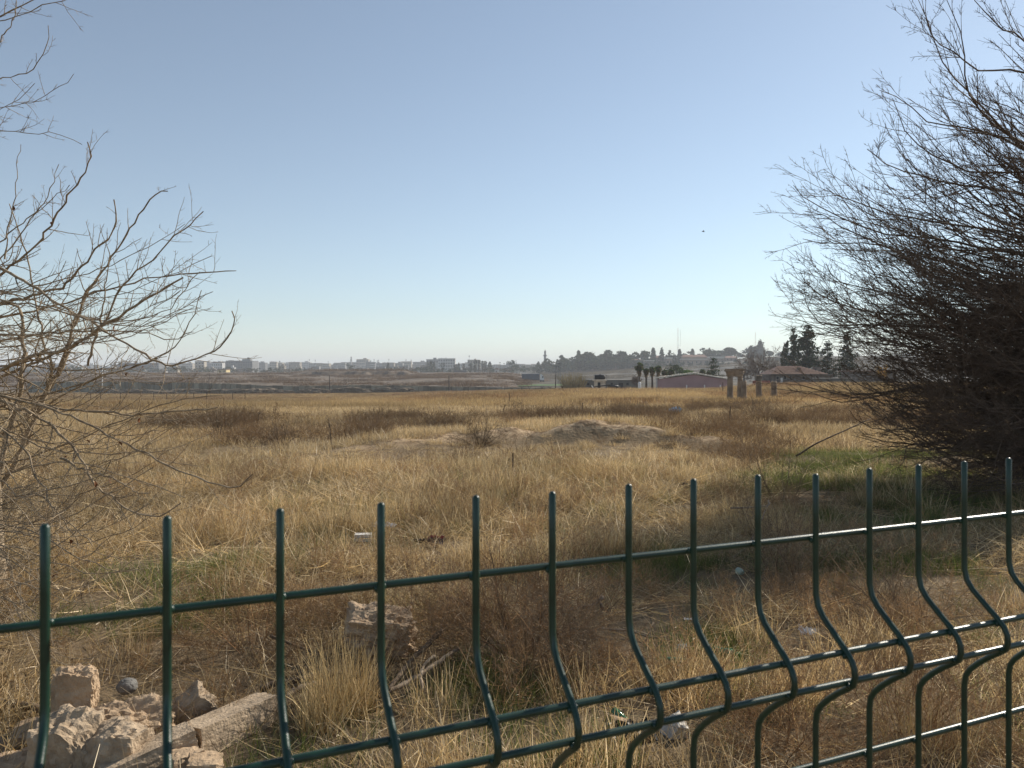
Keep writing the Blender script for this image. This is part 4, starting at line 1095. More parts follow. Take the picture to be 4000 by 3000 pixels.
# bare grey tree beside the columns, in the middle distance
def bare_far(x, yt, yb, d, label, seed, spreadf=.75, m=bark_b, nm='bare_tree'):
    g = np.random.default_rng(seed); p = at(x, yb, d); h = at(x, yt, d).z - p.z
    e = empty(nm, p, label, 'tree')
    P, RR = grow(np.array([[0, 0, -.5]]), np.array([[0, 0, 1.]]), np.array([h * .40]), np.array([.035 * h * .8]), 6, .05, .05, g, .6)
    obj_me('trunk', mesh_np('trunk', *tubes(P, RR, 7), smooth=True), m, e)
    parts = []; S, D, L, r, _ = spawn(P, RR, 22, g, (.5, 1.25), (1.15, 1.75), .55, .35, 1.0, .2)
    p1, r1 = grow(S, D, L * spreadf, r, 7, .12, .06, g, .35); parts.append(tubes(p1, r1, 5))
    S, D, L, r, _ = spawn(p1, r1, 11, g, (.4, .9), (.3, .6), .6); p2, r2 = grow(S, D, L, np.maximum(r, .03), 5, .12, .04, g, .5); parts.append(tubes(p2, r2, 3))
    S, D, L, r, _ = spawn(p2, r2, 7, g, (.4, .9), (.3, .6), .6); p3, r3 = grow(S, D, L, np.maximum(r, .022), 2, .12, .03, g, .6); parts.append(tubes(p3, r3, 3))
    V, Q = join(parts); obj_me('branches', mesh_np('branches', V, Q), m, e)
    return e
grey_bark = M('grey_bark', (.21, .16, .125), (.13, .10, .08), scale=1.5, rough=.9)
bare_far(1640, 752, 826, 196, 'large rounded bare grey tree behind the ruined columns', 420, 1.5, grey_bark)
bare_far(1607, 778, 826, 190, 'small bare brownish tree just over the lintel block', 421, 1.1, grey_bark)
bare_far(1668, 772, 826, 188, 'bare brownish tree between the big grey one and the tiled house', 422, 1.15, grey_bark)
bare_far(1372, 800, 832, 176, 'thin leafless tree behind the black water tank', 423, .8, grey_bark)
bare_far(1870, 775, 830, 178, 'leafless tree veiled by the dense thicket', 424, .9, grey_bark)
ridge_tree('round', 1905, 782, 172, .75, 'small tree with yellow leaves glimpsed through the thicket', None, 425, ybase=822, n=700, s=.035, tone=(.42, .24, .03), name='yellow_tree')
def reed(x, yt, yb, d, w, label, tone, seed):
    g = np.random.default_rng(seed); p = at(x, yb, d); h = at(x, yt, d).z - p.z
    e = empty('reed_bush', p, label, 'bush'); n = 420
    a = g.uniform(0, 6.283, n); q = w * .55 * np.sqrt(g.uniform(0, 1, n))
    S = np.stack([q * np.cos(a), q * np.sin(a), a * 0], 1); D = np.stack([np.cos(a) * .28 * q / w * 2, np.sin(a) * .28 * q / w * 2, np.ones(n)], 1)
    P, RR = grow(S, D, h * g.uniform(.6, 1.05, n) * (1.1 - .5 * (q / w)), np.full(n, .07), 4, .12, -.03, g, .3)
    V, Q = ribbons(P, RR, g); T = np.repeat(np.array(tone)[None] * g.uniform(.6, 1.3, (n, 1)), 10, 0)
    obj_me('stems', mesh_np('stems', V, Q, T), brush_m, e)
    return e
reed(1238, 802, 842, 232, 6.0, 'tall tawny reed bush beyond the end of the wall', (.24, .19, .09), 430)
reed(1470, 806, 834, 168, 2.0, 'clump of low palm fronds peeking over the shed roof edge', (.05, .07, .03), 431)

# fan palms beside the shed
palm_leaf = plant_mat('palm_leaf', .3, inst=False)
def palm(x, yt, yb, d, label, seed, skirt=.55, crown=1.0):
    g = np.random.default_rng(seed); p = at(x, yb, d); h = at(x, yt, d).z - p.z
    e = empty('fan_palm', p, label, 'palm', 'fan palms beside the shed and water tank')
    rc = .88 * crown; zc = h - rc * .75
    MB().lathe([(.28, -.3), (.22, zc * .3), (.2, zc * .9)], 8).build('trunk', bark_b, e, smooth=True)
    n = 70; a = g.uniform(0, 6.283, n); el = g.uniform(-.7, 1.45, n)
    D = np.stack([np.cos(a) * np.cos(el), np.sin(a) * np.cos(el), np.sin(el)], 1)
    P, RR = grow(np.zeros((n, 3)) + [0, 0, zc], D, np.full(n, rc) * g.uniform(.75, 1.1, n), np.full(n, .03), 3, .05, -.10, g)
    parts = [ribbons(P, RR, g)]
    tip = P[:, 2]; fd = _nrm(P[:, 2] - P[:, 1]); m = 12
    S = np.repeat(tip, m, 0); sd = _nrm(np.cross(fd, g.normal(0, 1, (n, 3)))); f = np.tile(np.linspace(-1.3, 1.3, m), n)[:, None]
    dd = np.repeat(fd, m, 0) * np.cos(f) + np.repeat(sd, m, 0) * np.sin(f)
    q, r = grow(S, dd, np.full(n * m, .34 * crown), np.full(n * m, .05), 2, .06, -.12, g, .2); parts.append(ribbons(q, r, g))
    V, Q = join(parts); T = np.repeat(np.array([[.085, .11, .045]]) * g.uniform(.6, 1.5, (len(V) // 2, 1)), 2, 0)
    obj_me('fronds', mesh_np('fronds', V, Q, T), palm_leaf, e)
    n = 260; z = zc - skirt * rc * 2.6 * g.uniform(0, 1, n) ** 1.2 + .15; a = g.uniform(0, 6.283, n)
    rr_ = rc * .62 * np.clip(1 - (zc - z) / (skirt * rc * 2.9), .12, 1)
    S = np.stack([rr_ * np.cos(a) * .8, rr_ * np.sin(a) * .8, z + .2], 1); D = np.stack([np.cos(a) * .25, np.sin(a) * .25, -np.ones(n)], 1)
    P, RR = grow(S, D, g.uniform(.35, .7, n), np.full(n, .09), 2, .15, -.05, g, .3)
    V, Q = ribbons(P, RR, g); T = np.repeat(np.array([[.27, .20, .12]]) * g.uniform(.5, 1.2, (n, 1)), 6, 0)
    obj_me('skirt', mesh_np('skirt', V, Q, T), palm_leaf, e)
    return e
palm(1381, 785, 842, 160, 'tallest fan palm with a thick skirt, closest to the white cylinder', 440, .75, 1.2)
palm(1396, 797, 842, 163, 'slender small fan palm next to the tallest one', 441, .6, .8)
palm(1409, 794, 842, 161, 'fan palm third from the white cylinder with a narrow skirt', 442, .65, .9)
palm(1422, 791, 842, 166, 'bushy fan palm leaning on the shed corner', 443, .7, 1.0)
palm(1436, 799, 842, 170, 'fan palm whose head shows over the low end of the shed roof', 444, .4, .95)
palm(1450, 799, 842, 173, 'fan palm head over the middle of the shed roof slope', 445, .4, .95)
palm(1517, 799, 842, 176, 'fan palm head just past the shed ridge', 446, .4, .95)
palm(1532, 803, 842, 178, 'low fan palm head beside the pointed dark conifer', 447, .4, .8)
palm(1602, 794, 828, 420, 'far hazy palm behind the bare grey tree', 448, .4, 1.6) if False else None

# ------------------------------------------------------------------ ruined columns with their lintel block
stone_c = M('column_stone', (.36, .27, .185), (.20, .145, .10), scale=1.6, rough=.9, bump=.7, bscale=6, bdist=.04)
def col_obj(x, w, yt, yb, d, label, seed, cap=None):
    X = (x - CX) / F * d; zb = at(x, yb, d).z - .15; h = at(x, yt, d).z - zb; r = w / 2 / F * d
    e = empty('ruined_column', (X, d, zb), label, 'column', 'ruined columns in the field')
    g = np.random.default_rng(seed); n = 18
    hc = h if cap is None else h - cap * h
    prof = [(r * 1.12, -.1), (r * 1.05, .12), (r * 1.0, .25), (r * 1.0, hc * .5), (r * .94, hc)]
    b = MB().lathe([(r * (1.08 - .16 * t), hc * t - (.1 if t == 0 else 0)) for t in np.linspace(0, 1, 13)], n)
    me = b.mesh('shaft', True)
    for v in me.vertices:
        q = v.co * 1.8 + Vector((seed, 0, 0)); k = 1 + .10 * mnoise.fractal(q, 1, 2, 4); v.co.x *= k; v.co.y *= k
        if cap is None and v.co.z > hc - .01: v.co.z += .10 * mnoise.noise(q * 2)
    o = obj_me('shaft', me, stone_c, e)
    if cap:
        c0 = hc; b = MB().lathe([(r * .93, c0 + .004), (r * .98, c0 + .04), (r * 1.0, c0 + cap * h * .15), (r * 1.22, c0 + cap * h * .5), (r * 1.55, c0 + cap * h * .78)], 12)
        me = b.mesh('capital', False)
        for v in me.vertices:
            k = 1 + .16 * mnoise.noise(v.co * 5 + Vector((seed, 2, 0))); v.co.x *= k; v.co.y *= k
        obj_me('capital', me, stone_c, e)
        MB().box(-r * 1.62, r * 1.62, -r * 1.4, r * 1.4, c0 + cap * h * .79, c0 + cap * h).build('abacus', stone_c, e)
    return e
DC = 62
col_obj(1577, 12.5, 779 + 20, 859, DC, 'column with a flared capital, outermost on the shed side', 3, .24)
col_obj(1598.5, 11.5, 802, 860, DC + 3.2, 'pale column under the end of the lintel block', 5, .22)
col_obj(1606.8, 11.6, 823.5, 855, DC - 1.2, 'short broken column standing in front of the lintel column', 7)
e4 = col_obj(1639.3, 12, 811.5, 856, DC + 4, 'single column topped by a worn drum, between the lintel and the shortest stump', 9, None)
MB().lathe([(.235, 0), (.26, .05), (.245, .22), (.28, .36), (.275, .47)], 12).build('top_drum', M('lichen_stone', (.22, .19, .15), (.13, .115, .095), scale=3, rough=.95, bump=.7, bscale=8), e4, (0, 0, at(0, 811.5, DC + 4).z - e4.location.z - .46))
col_obj(1671.8, 11.8, 823, 855, DC + 5, 'tapering stump of a column, outermost on the house side', 11)
pL = at(1587.5, 806.5, DC + .8); zt = at(1587, 798, DC + .8).z
lint = empty('lintel_block', (pL.x, pL.y, pL.z - .36), 'carved lintel block bridging the two tallest columns', 'lintel')
me = rock_mesh('block', (1.38, .62, .42), 71, .06, 3, .5); o = obj_me('block', me, stone_c, lint, (0, 0, .47))
rm = math.atan2(3.2, (1600 - 1576) / F * DC)
MB().box(-.72, .76, -.36, .36, .64, .72).build('cornice', stone_c, lint)
MB().box(-.60, .45, -.30, .30, .10, .29).build('lower_course', stone_c, lint)

# ------------------------------------------------------------------ mauve shed
mauve = M('mauve_plaster', (.42, .275, .27), (.35, .225, .222), scale=.5, rough=.9)
roofpale = M('pale_roof_sheet', (.60, .56, .48), (.45, .41, .35), scale=1.2, rough=.8, bump=.3)
DS = 150
def sx(x): return (x - 1494) / F * DS
zb = at(0, 846, DS).z
def sz(y): return at(0, y, DS).z - zb
shed = empty('shed', ((1494 - CX) / F * DS, DS, zb), 'long mauve gabled shed with a pale roof edge beyond the field', 'shed', None, -math.atan2(1494 - CX, F))
MB().prism([(sx(1421), 0), (sx(1569), 0), (sx(1569), sz(820)), (sx(1499), sz(809)), (sx(1421), sz(820))], 0, 14).build('wall', mauve, shed)
MB().prism([(sx(1417), sz(818.2)), (sx(1499), sz(807)), (sx(1499), sz(804.8)), (sx(1417), sz(815.4))], -.35, 14.4).build('roof', roofpale, shed)
MB().prism([(sx(1499) + .003, sz(807)), (sx(1572), sz(819.6)), (sx(1572), sz(817.6)), (sx(1499) + .003, sz(804.8))], -.35, 14.4).build('roof', roofpale, shed)
MB().box(sx(1418.5), sx(1421.3), -.12, .3, 0, sz(818)).build('corner_post', M('dirty_white', (.55, .52, .5), (.42, .40, .38), scale=1, rough=.9), shed)
b = MB()
for k in range(1, 5): b.box(sx(1417) + (sx(1499) - sx(1417)) * k / 5 - .03, sx(1417) + (sx(1499) - sx(1417)) * k / 5 + .03, -.37, 14.4, 0, .02)
zw = lambda x: np.interp(x, [sx(1417), sx(1499), sx(1572)], [sz(815.4), sz(804.8), sz(817.6)])
for k in range(1, 9):
    xx = sx(1417) + (sx(1572) - sx(1417)) * k / 9; z_ = float(zw(xx))
    MB().box(xx - .05, xx + .05, -.38, 14.42, z_ - .03, z_ + .05).build('roof_seam', roofpale, shed)
for k, x in enumerate([1428, 1461, 1490, 1564]):
    o = MB().box(-.07, .07, -.07, .07, -.3, 1.0).build('marker_post', white_m, None, (sx(x) + shed.location.x, 128, at(x, 838, 128).z - .5)); tag(o, ['first', 'second', 'third', 'fourth'][k] + ' short white post along the foot of the mauve shed', 'post', 'white posts before the shed')
stake(1565.5 - 4, 826, 90, 'thin dark stake before the mauve shed', .05)

# ------------------------------------------------------------------ hut with the black water tank, white cylinder, low building behind
plas = M('worn_plaster', (.68, .59, .47), (.42, .35, .27), scale=1.1, rough=.95, bump=.4, bscale=5)
dark = M('dark_opening', (.02, .02, .022), rough=.9)
blackp = M('black_plastic', (.028, .028, .03), (.018, .018, .02), scale=3, rough=.5)
DH = 138
def hx(x): return (x - 1297) / F * DH
zb = at(0, 845, DH).z
def hz(y): return at(0, y, DH).z - zb
hut = empty('guard_hut', ((1297 - CX) / F * DH, DH, zb), 'small peeling plaster hut carrying a black water tank', 'hut')
MB().box(hx(1286), hx(1308), 0, 2.0, 0, hz(823)).build('wall', plas, hut)
MB().box(hx(1283), hx(1311), -.25, 2.3, hz(823) + .002, hz(820.5)).build('roof_slab', plas, hut)
MB().box(hx(1291), hx(1297), -.03, .1, .6, hz(826)).build('door', dark, hut)
MB().box(hx(1302), hx(1304.5), -.06, .2, 0, hz(823.3)).build('pilaster', plas, hut)
for x in (1283.5, 1310): MB().rod((hx(x), .1, hz(820.4)), (hx(x), .1, hz(810)), .04).build('frame_post', steel_m, hut)
MB().rod((hx(1283.5), .1, hz(810)), (hx(1310), .1, hz(810)), .04).build('frame_rail', steel_m, hut)
tank = empty('water_tank', ((1297 - CX) / F * DH, DH + 1.0, zb + hz(820.4)), 'big ribbed black water tank lying on the hut roof', 'tank')
L_ = hx(1309) - hx(1286)
b = MB(); r_ = (hz(810) - hz(820.4)) / 2
b.lathe([(r_ * .6, hx(1286)), (r_ * .96, hx(1286.8)), (r_, hx(1289)), (r_ * .95, hx(1292)), (r_, hx(1295)), (r_ * .95, hx(1298)), (r_, hx(1301)), (r_ * .95, hx(1304)), (r_, hx(1307)), (r_ * .6, hx(1308.6))], 14, (0, 0, r_), 'x')
b.build('body', blackp, tank, smooth=True)
MB().lathe([(.22, 0), (.22, .1), (.16, .14)], 10).build('cap', blackp, tank, (0.1, 0, 2 * r_ - .02))
tank2 = empty('water_tank', ((1325 - CX) / F * DH, DH + .3, at(0, 839.5, DH).z), 'flat black tank lying in the grass beside the hut', 'tank')
MB().lathe([(.2, -.95), (.3, -.9), (.32, 0), (.3, .9), (.2, .95)], 12, (0, 0, .3), 'x').build('body', blackp, tank2, smooth=True)
MB().lathe([(.12, 0), (.12, .12)], 8).build('cap', blackp, tank2, (.2, 0, .6))
o = MB().rod((0, 0, 0), (6.2, 1.5, .75), .11).build('dark_pipe', blackp, None, at(1244, 841, 134)); tag(o, 'dark pipe lying aslant from the grass to the hut', 'pipe')
o = MB().rod((0, 0, 0), (-.5, 0, .75), .10).build('white_pipe', white_m, None, at(1322, 842, 136)); o.location = at(1318, 841, 134.0); o.location = at(1320.5, 841, 134); 
o.location = at(1321, 842, 134) + Vector((-3.0, -.1, 0)); tag(o, 'bent white pipe end leaning by the hut', 'pipe')
cyl = empty('gas_cylinder', at(1381.5, 843, 140), 'upright white cylinder below the tallest fan palm', 'cylinder')
MB().lathe([(.26, 0), (.27, .1), (.27, 1.25), (.24, 1.42), (.12, 1.52)], 12).build('body', white_m, cyl, smooth=True)
MB().lathe([(.10, 1.50), (.10, 1.60)], 8).build('valve', steel_m, cyl)
greyb = M('grey_plaster', (.15, .145, .125), (.11, .105, .092), scale=.5, rough=.9)
lowb = empty('low_building', at(1320, 840, 235), 'long low grey building with small windows behind the hut', 'building')
q = 235 / F
MB().box(-62 * q, 64 * q, 0, 6, -2, 18 * q).build('wall', greyb, lowb)
MB().box(-63 * q, 65 * q, -.3, 6.3, 18 * q + .002, 19.2 * q).build('roof', greyb, lowb)
for k in range(7): MB().box((-52 + 17 * k) * q, (-47 + 17 * k) * q, -.06, .3, 8 * q, 13 * q).build('window', dark, lowb)
MB().box(20 * q, 26 * q, -.06, .3, -1, 13 * q).build('door', dark, lowb)
brb = empty('flat_building', at(1476, 836, 208), 'brown flat roofed block hidden behind the mauve shed', 'building')
q = 208 / F
MB().box(-13 * q, 16 * q, 0, 5, 0, 27 * q).build('wall', M('brown_plaster', (.26, .19, .13), (.2, .15, .1), scale=.5), brb)
MB().box(-14 * q, 17 * q, -.2, 5.2, 27 * q + .002, 28.4 * q).build('roof', roofpale, brb)

# ------------------------------------------------------------------ tiled house beneath the conifers
tile_m = M('roof_tile', (.25, .15, .115), (.17, .105, .08), scale=1.5, rough=.85)
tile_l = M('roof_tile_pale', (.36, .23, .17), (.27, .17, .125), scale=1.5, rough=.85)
stone_w = M('dark_stone_wall', (.20, .175, .15), (.10, .088, .078), scale=1.6, rough=.95, bump=.6, bscale=3)
DT = 168
zb = at(0, 830, DT).z; q = DT / F
def tx(x): return (x - 1722) * q
def tz(y): return at(0, y, DT).z - zb
house = empty('tiled_house', ((1722 - CX) * q, DT, zb), 'low stone house with a hipped red tiled roof under the conifers', 'house')
MB().box(tx(1652), tx(1800), 0, 7, 0, tz(808.5)).build('wall', stone_w, house)
b = MB(); E0, E1 = tx(1664), tx(1786); ze = tz(808.4); zr = tz(790.5)
b.add([(E0, -.7, ze), (E1, -.7, ze), (E1, 7.7, ze), (E0, 7.7, ze), (tx(1692), 3.5, zr), (tx(1738), 3.5, zr)], [(0, 1, 5, 4), (1, 2, 5), (2, 3, 4, 5), (3, 0, 4), (3, 2, 1, 0)])
b.build('roof', tile_m, house)
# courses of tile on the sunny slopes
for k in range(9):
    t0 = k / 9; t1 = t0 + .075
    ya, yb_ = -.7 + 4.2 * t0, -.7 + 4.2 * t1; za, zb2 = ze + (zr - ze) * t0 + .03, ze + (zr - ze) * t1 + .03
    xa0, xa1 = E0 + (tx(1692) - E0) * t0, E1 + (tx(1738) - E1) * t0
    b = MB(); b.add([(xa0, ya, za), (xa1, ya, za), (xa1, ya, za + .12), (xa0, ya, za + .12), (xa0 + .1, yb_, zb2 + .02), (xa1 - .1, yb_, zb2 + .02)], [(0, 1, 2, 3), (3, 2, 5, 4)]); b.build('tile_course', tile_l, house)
chim = MB().box(tx(1729), tx(1733.5), 1.2, 1.9, ze, tz(793.5)).build('chimney', stone_w, house)
MB().box(tx(1770), tx(1782), 2, 4, ze - .2, tz(792.5)).build('chimney', stone_w, house)
MB().box(tx(1660), tx(1790), -1.0, -.05, tz(809.6), tz(808.5)).build('eave_board', stone_w, house)
for x0, x1, y0, y1 in [(1693, 1698, 812, 819), (1705, 1709, 813, 818), (1733, 1738, 813, 819), (1762, 1768, 813, 819), (1677, 1682, 814, 819)]:
    f = MB().box(tx(x0) - .12, tx(x1) + .12, -.06, .1, tz(y1) - .1, tz(y0) + .1).build('window', M('window_frame', (.3, .28, .25), rough=.8), house)
    MB().box(tx(x0), tx(x1), -.09, .1, tz(y1), tz(y0)).build('pane', dark, f)
MB().box(tx(1686), tx(1690.5), -.08, .1, 0, tz(816)).build('door', white_m, house)
o = MB().box(-19 * q, 14 * q, 0, .3, 0, 7 * q).build('garden_wall', M('rust_plaster', (.33, .13, .10), (.26, .10, .08), scale=.6), None, at(1648, 830, 150)); tag(o, 'low rust red wall between the columns and the house', 'wall')
gw = empty('garden_wall', at(1797, 828, 150), 'low pale coped wall past the tiled house', 'wall')
MB().box(-3.5, 3.6, 0, .3, -.3, .95).build('wall_body', greyb, gw); MB().box(-3.7, 3.8, -.1, .4, .953, 1.06).build('coping', roofpale, gw)
sh2 = empty('dark_outbuilding', at(1880, 832, 176), 'dark outbuilding glimpsed through the lower thicket', 'building')
MB().box(-5, 6, 0, 4, 0, 3.1).build('wall', stone_w, sh2); MB().box(-5.3, 6.3, -.4, 4.4, 3.103, 3.35).build('roof', tile_m, sh2)

# ------------------------------------------------------------------ lorry on the valley road
trail_m = M('trailer_curtain', (.11, .13, .155), (.085, .10, .12), scale=1, rough=.7)
tyre_m = M('tyre', (.02, .02, .02), rough=.9)
q = 420 / F
lor = empty('lorry', (at(1152, 823, 420).x, 420, gz1(at(1152, 823, 420).x, 421) + .3), 'white cabbed lorry with a long slate grey trailer on the valley road', 'lorry')
MB().box(tx(1722) - 25 * q, 13 * q, -1.25, 1.25, 1.1, 4.3).build('trailer', trail_m, lor)
MB().box(-25.2 * q, 13.2 * q, -1.28, 1.28, 4.303, 4.42).build('trailer_roof', white_m, lor)
MB().box(-24 * q, 20 * q, -.5, .5, .75, 1.08).build('chassis', tyre_m, lor)
MB().prism([(14.5 * q, .8), (23 * q, .8), (23.4 * q, 2.0), (21.5 * q, 3.2), (18 * q, 4.1), (14.5 * q, 4.2)], -1.2, 1.2).build('cab', white_m, lor)
MB().prism([(22.95 * q, 2.15), (23.3 * q, 2.15), (21.7 * q, 3.1), (21.3 * q, 3.1)], -1.21, 1.21).build('windscreen', dark, lor)
MB().box(18.5 * q, 21 * q, -1.23, -1.19, 2.1, 3.0).build('side_window', dark, lor)
for x in (-21, -17, -13, 16, 21.5):
    for y in (-1.05, 1.05):
        w_ = MB().lathe([(.35, -.15), (.52, -.13), (.52, .13), (.35, .15)], 14, (0, 0, 0), 'y').build('wheel', tyre_m, lor, (x * q, y, .5))
crop = M('green_crop', (.10, .20, .05), (.06, .13, .035), scale=.6, rough=.9)
strip('crop_field', 2, 24, 318, 22, .5, crop, 'bright green crop patch below the lorry')

# ------------------------------------------------------------------ the hazy town on the skyline
TONES = {'pale grey': ((.30, .295, .285), (.24, .235, .225)), 'cream': ((.42, .37, .29), (.34, .30, .24)), 'white': ((.52, .51, .48), (.42, .41, .39)), 'beige': ((.30, .26, .20), (.24, .205, .165)), 'grey': ((.19, .19, .19), (.15, .15, .15)), 'buff': ((.26, .22, .18), (.2, .17, .14))}
TM = {k: M('town_' + k.replace(' ', '_'), a, b, scale=.15, rough=.9) for k, (a, b) in TONES.items()}
win_m = M('town_window', (.035, .04, .045), rough=.4)
def block(x0, x1, yt, d, tone, storeys, label, group, yb=806, feats=(), single=False, depth=None):
    q = d / F; xc = (x0 + x1) / 2; X = (xc - CX) * q
    zb = at(0, yb, d).z - 1.5; zt = at(0, yt, d).z; h = zt - zb; w = (x1 - x0) * q; dp = depth or max(8, w * .7)
    e = empty('apartment_block', (X, d, zb), label, 'building', group)
    m = TM[tone]
    MB().box(-w / 2, w / 2, 0, dp, 0, h - .7).build('wall', m, e)
    r = MB(); r.box(-w / 2 - .25, w / 2 + .25, -.25, dp + .25, h - .698, h - .35)
    r.box(-w / 2, w / 2, 0, .2, h - .348, h); r.box(-w / 2, w / 2, dp - .2, dp, h - .348, h)
    r.build('roof', m, e)
    sh = (h - 1.2 - 1.5) / storeys
    nw = max(2, int(w / 3.2)); wb = MB(); ws = []
    for s in range(storeys):
        for k in range(nw):
            if random.random() < .12: continue
            cx = -w / 2 + w * (k + .5) / nw; z0 = 1.5 + sh * s + sh * .28; ww = min(.9, w / nw * .34)
            if single: ws.append((cx, z0, ww, sh * .45))
            else: wb.box(cx - ww, cx + ww, -.05, .1, z0, z0 + sh * .45)
    # windows on the sunny flank too
    nd = max(1, int(dp / 4))
    for s in range(storeys):
        for k in range(nd):
            cy = dp * (k + .5) / nd; z0 = 1.5 + sh * s + sh * .28
            if not single: wb.box(w / 2 - .1, w / 2 + .05, cy - .7, cy + .7, z0, z0 + sh * .45)
    if single:
        for cx, z0, ww, hh in ws: MB().box(cx - ww, cx + ww, -.06, .1, z0, z0 + hh).build('window', win_m, e)
    elif wb.v:
        o = wb.build('windows', win_m, e); o['kind'] = 'stuff'
    if 'balcony' in feats:
        for s in range(1, storeys + 1):
            z0 = 1.5 + sh * s - .15
            b = MB(); b.box(-w * .05, w / 2 + .6, -1.5, -.06, z0, z0 + .14); b.box(-w * .05, w / 2 + .6, -1.5, -1.38, z0 + .142, z0 + .95)
            b.build('balcony', TM['white'], e)
    if 'tank' in feats:
        for k in range(2):
            MB().lathe([(.7, 0), (.75, .2), (.75, 1.3), (.3, 1.5)], 8).build('roof_tank', TM['grey'] if k else TM['white'], e, (-w * .3 + k * w * .25, dp * .3, h - .35), smooth=True)
    if 'stair' in feats: MB().box(w * .05, w * .32, dp * .2, dp * .6, h - .347, h + 2.3).build('stair_head', m, e)
    if 'dome' in feats:
        MB().lathe([(2.0 * math.cos(t), 2.0 * math.sin(t)) for t in np.linspace(0, 1.5, 6)], 12).build('dome', m, e, (w * .1, dp * .4, h - .34), smooth=True)
    if 'mast' in feats:
        b = MB()
        for sx_ in (-.4, .4): b.rod((sx_, 0, 0), (sx_ * .5, 0, 6.5), .08, n=4)
        for z in range(0, 6): b.rod((-.36, 0, z), (.36, 0, z + 1), .05, n=4)
        for z in (4.8, 5.8): b.box(-.8, .8, -.15, .15, z, z + .7)
        b.build('roof_mast', steel_m, e, (-w * .38, dp * .3, h - .35))
    return e
TG = 'hazy town blocks on the skyline'
block(946, 983, 774, 1120, 'white', 5, 'white five storey block with curved balcony bands, brightest on the skyline', TG, 806, ('balcony', 'tank'), True)
block(921, 947, 776, 1150, 'pale grey', 4, 'pale grey stepped block joined to the shaded side of the balcony block', TG, 806, ('stair',), True)
block(1010, 1037, 777, 1120, 'cream', 4, 'cream block with a small dome and roof mast behind the skirted palms', TG, 806, ('dome', 'mast'), True)
block(421, 441, 780, 1060, 'cream', 4, 'cream four storey frame with open floors just before the yellow house', TG, 806, ('balcony',), True)
block(456, 480, 783, 1180, 'white', 3, 'white block directly behind the yellow house', TG, 806, ('stair', 'tank'), True)
block(488, 545, 779, 1090, 'grey', 5, 'broad grey block with a taller corner to the mound side of the yellow house', TG, 806, ('tank',), True)
block(523, 541, 775.5, 1110, 'pale grey', 6, 'narrow pale tower rising over the broad grey block', TG, 806, ('stair',), True)
block(256, 343, 784, 1070, 'grey', 5, 'huge blank slate grey block seen through the bare branches', TG, 806, ('tank',), False)
block(345, 358, 785, 1090, 'white', 4, 'narrow white block stuck to the huge slate grey one', TG, 806, ('balcony',), True)
block(85, 140, 787, 1080, 'grey', 3, 'plain grey block beside the big dark tree behind the trunks', TG, 806, (), False)
yh = empty('yellow_house', at(479, 806, 640), 'small yellow house with a red flag roof edge, at the mound foot of the town', 'house')
q = 640 / F
MB().box(-9 * q, 9.5 * q, 0, 9, -3, 7.5 * q).build('wall', M('yellow_plaster', (.62, .50, .26), (.52, .42, .22), scale=.3), yh)
MB().box(-10.5 * q, 10.5 * q, -.3, 9.3, 7.5 * q + .003, 8.7 * q).build('roof', tile_m, yh)
MB().box(-5 * q, -2.5 * q, -.08, .2, 2 * q, 5.5 * q).build('window', win_m, yh)
MB().box(4 * q, 6 * q, -.08, .2, 2 * q, 5.5 * q).build('window', win_m, yh)
vl = empty('villa', at(1073, 806, 700), 'small pale villa with a red roof past the skirted palms', 'house')
q = 700 / F
MB().box(-5 * q, 5 * q, 0, 8, -2, 8 * q).build('wall', TM['white'], vl)
MB().prism([(-5.5 * q, 8 * q + .01), (5.5 * q, 8 * q + .01), (2 * q, 11 * q), (-2 * q, 11 * q)], -.4, 8.4).build('roof', tile_m, vl)
MB().box(-2 * q, 0, -.06, .1, 2 * q, 5 * q).build('window', win_m, vl)
db = empty('flat_building', at(994, 812, 660), 'flat dark block under the row of skirted palms', 'building')
q = 660 / F
MB().box(-13.5 * q, 14 * q, 0, 9, -2, 11.5 * q).build('wall', TM['grey'], db); MB().box(-14 * q, 14.5 * q, -.3, 9.3, 11.5 * q + .003, 12.3 * q).build('roof', TM['pale grey'], db)
MB().box(14.1 * q, 18 * q, 1, 5, -2, 10 * q).build('annexe', TM['cream'], db)

# the rest of the town: two rows of blocks, told apart by tone, height, roof and place
g = np.random.default_rng(91)
LM = [(0, 'the frame edge trunks'), (70, 'the leaning trunks'), (165, 'the big dark tree'), (221, 'the pale lamp post'), (300, 'the huge slate grey block'), (440, 'the yellow house'), (520, 'the pale tower'), (600, 'the scarp end'), (712, 'the pole at the wall dip'), (758, 'the slim far minaret'), (850, 'the far skyline poles'), (931, 'the triple cypress'), (1000, 'the row of skirted palms'), (1060, 'the pale villa'), (1108, 'the dark round tree'), (1178, 'the stout minaret')]
used = set(); x = -8.0; row = 0; k = 0
spec = []
while x < 1168:
    w = g.uniform(13, 30); spec.append((x, x + w, 'back')); x += w * g.uniform(.6, .9)
x = -5.0
while x < 1120:
    w = g.uniform(10, 22)
    if g.uniform() < .62: spec.append((x, x + w, 'front'))
    x += w * g.uniform(.9, 1.5)
NUM = {2: 'two', 3: 'three', 4: 'four', 5: 'five'}
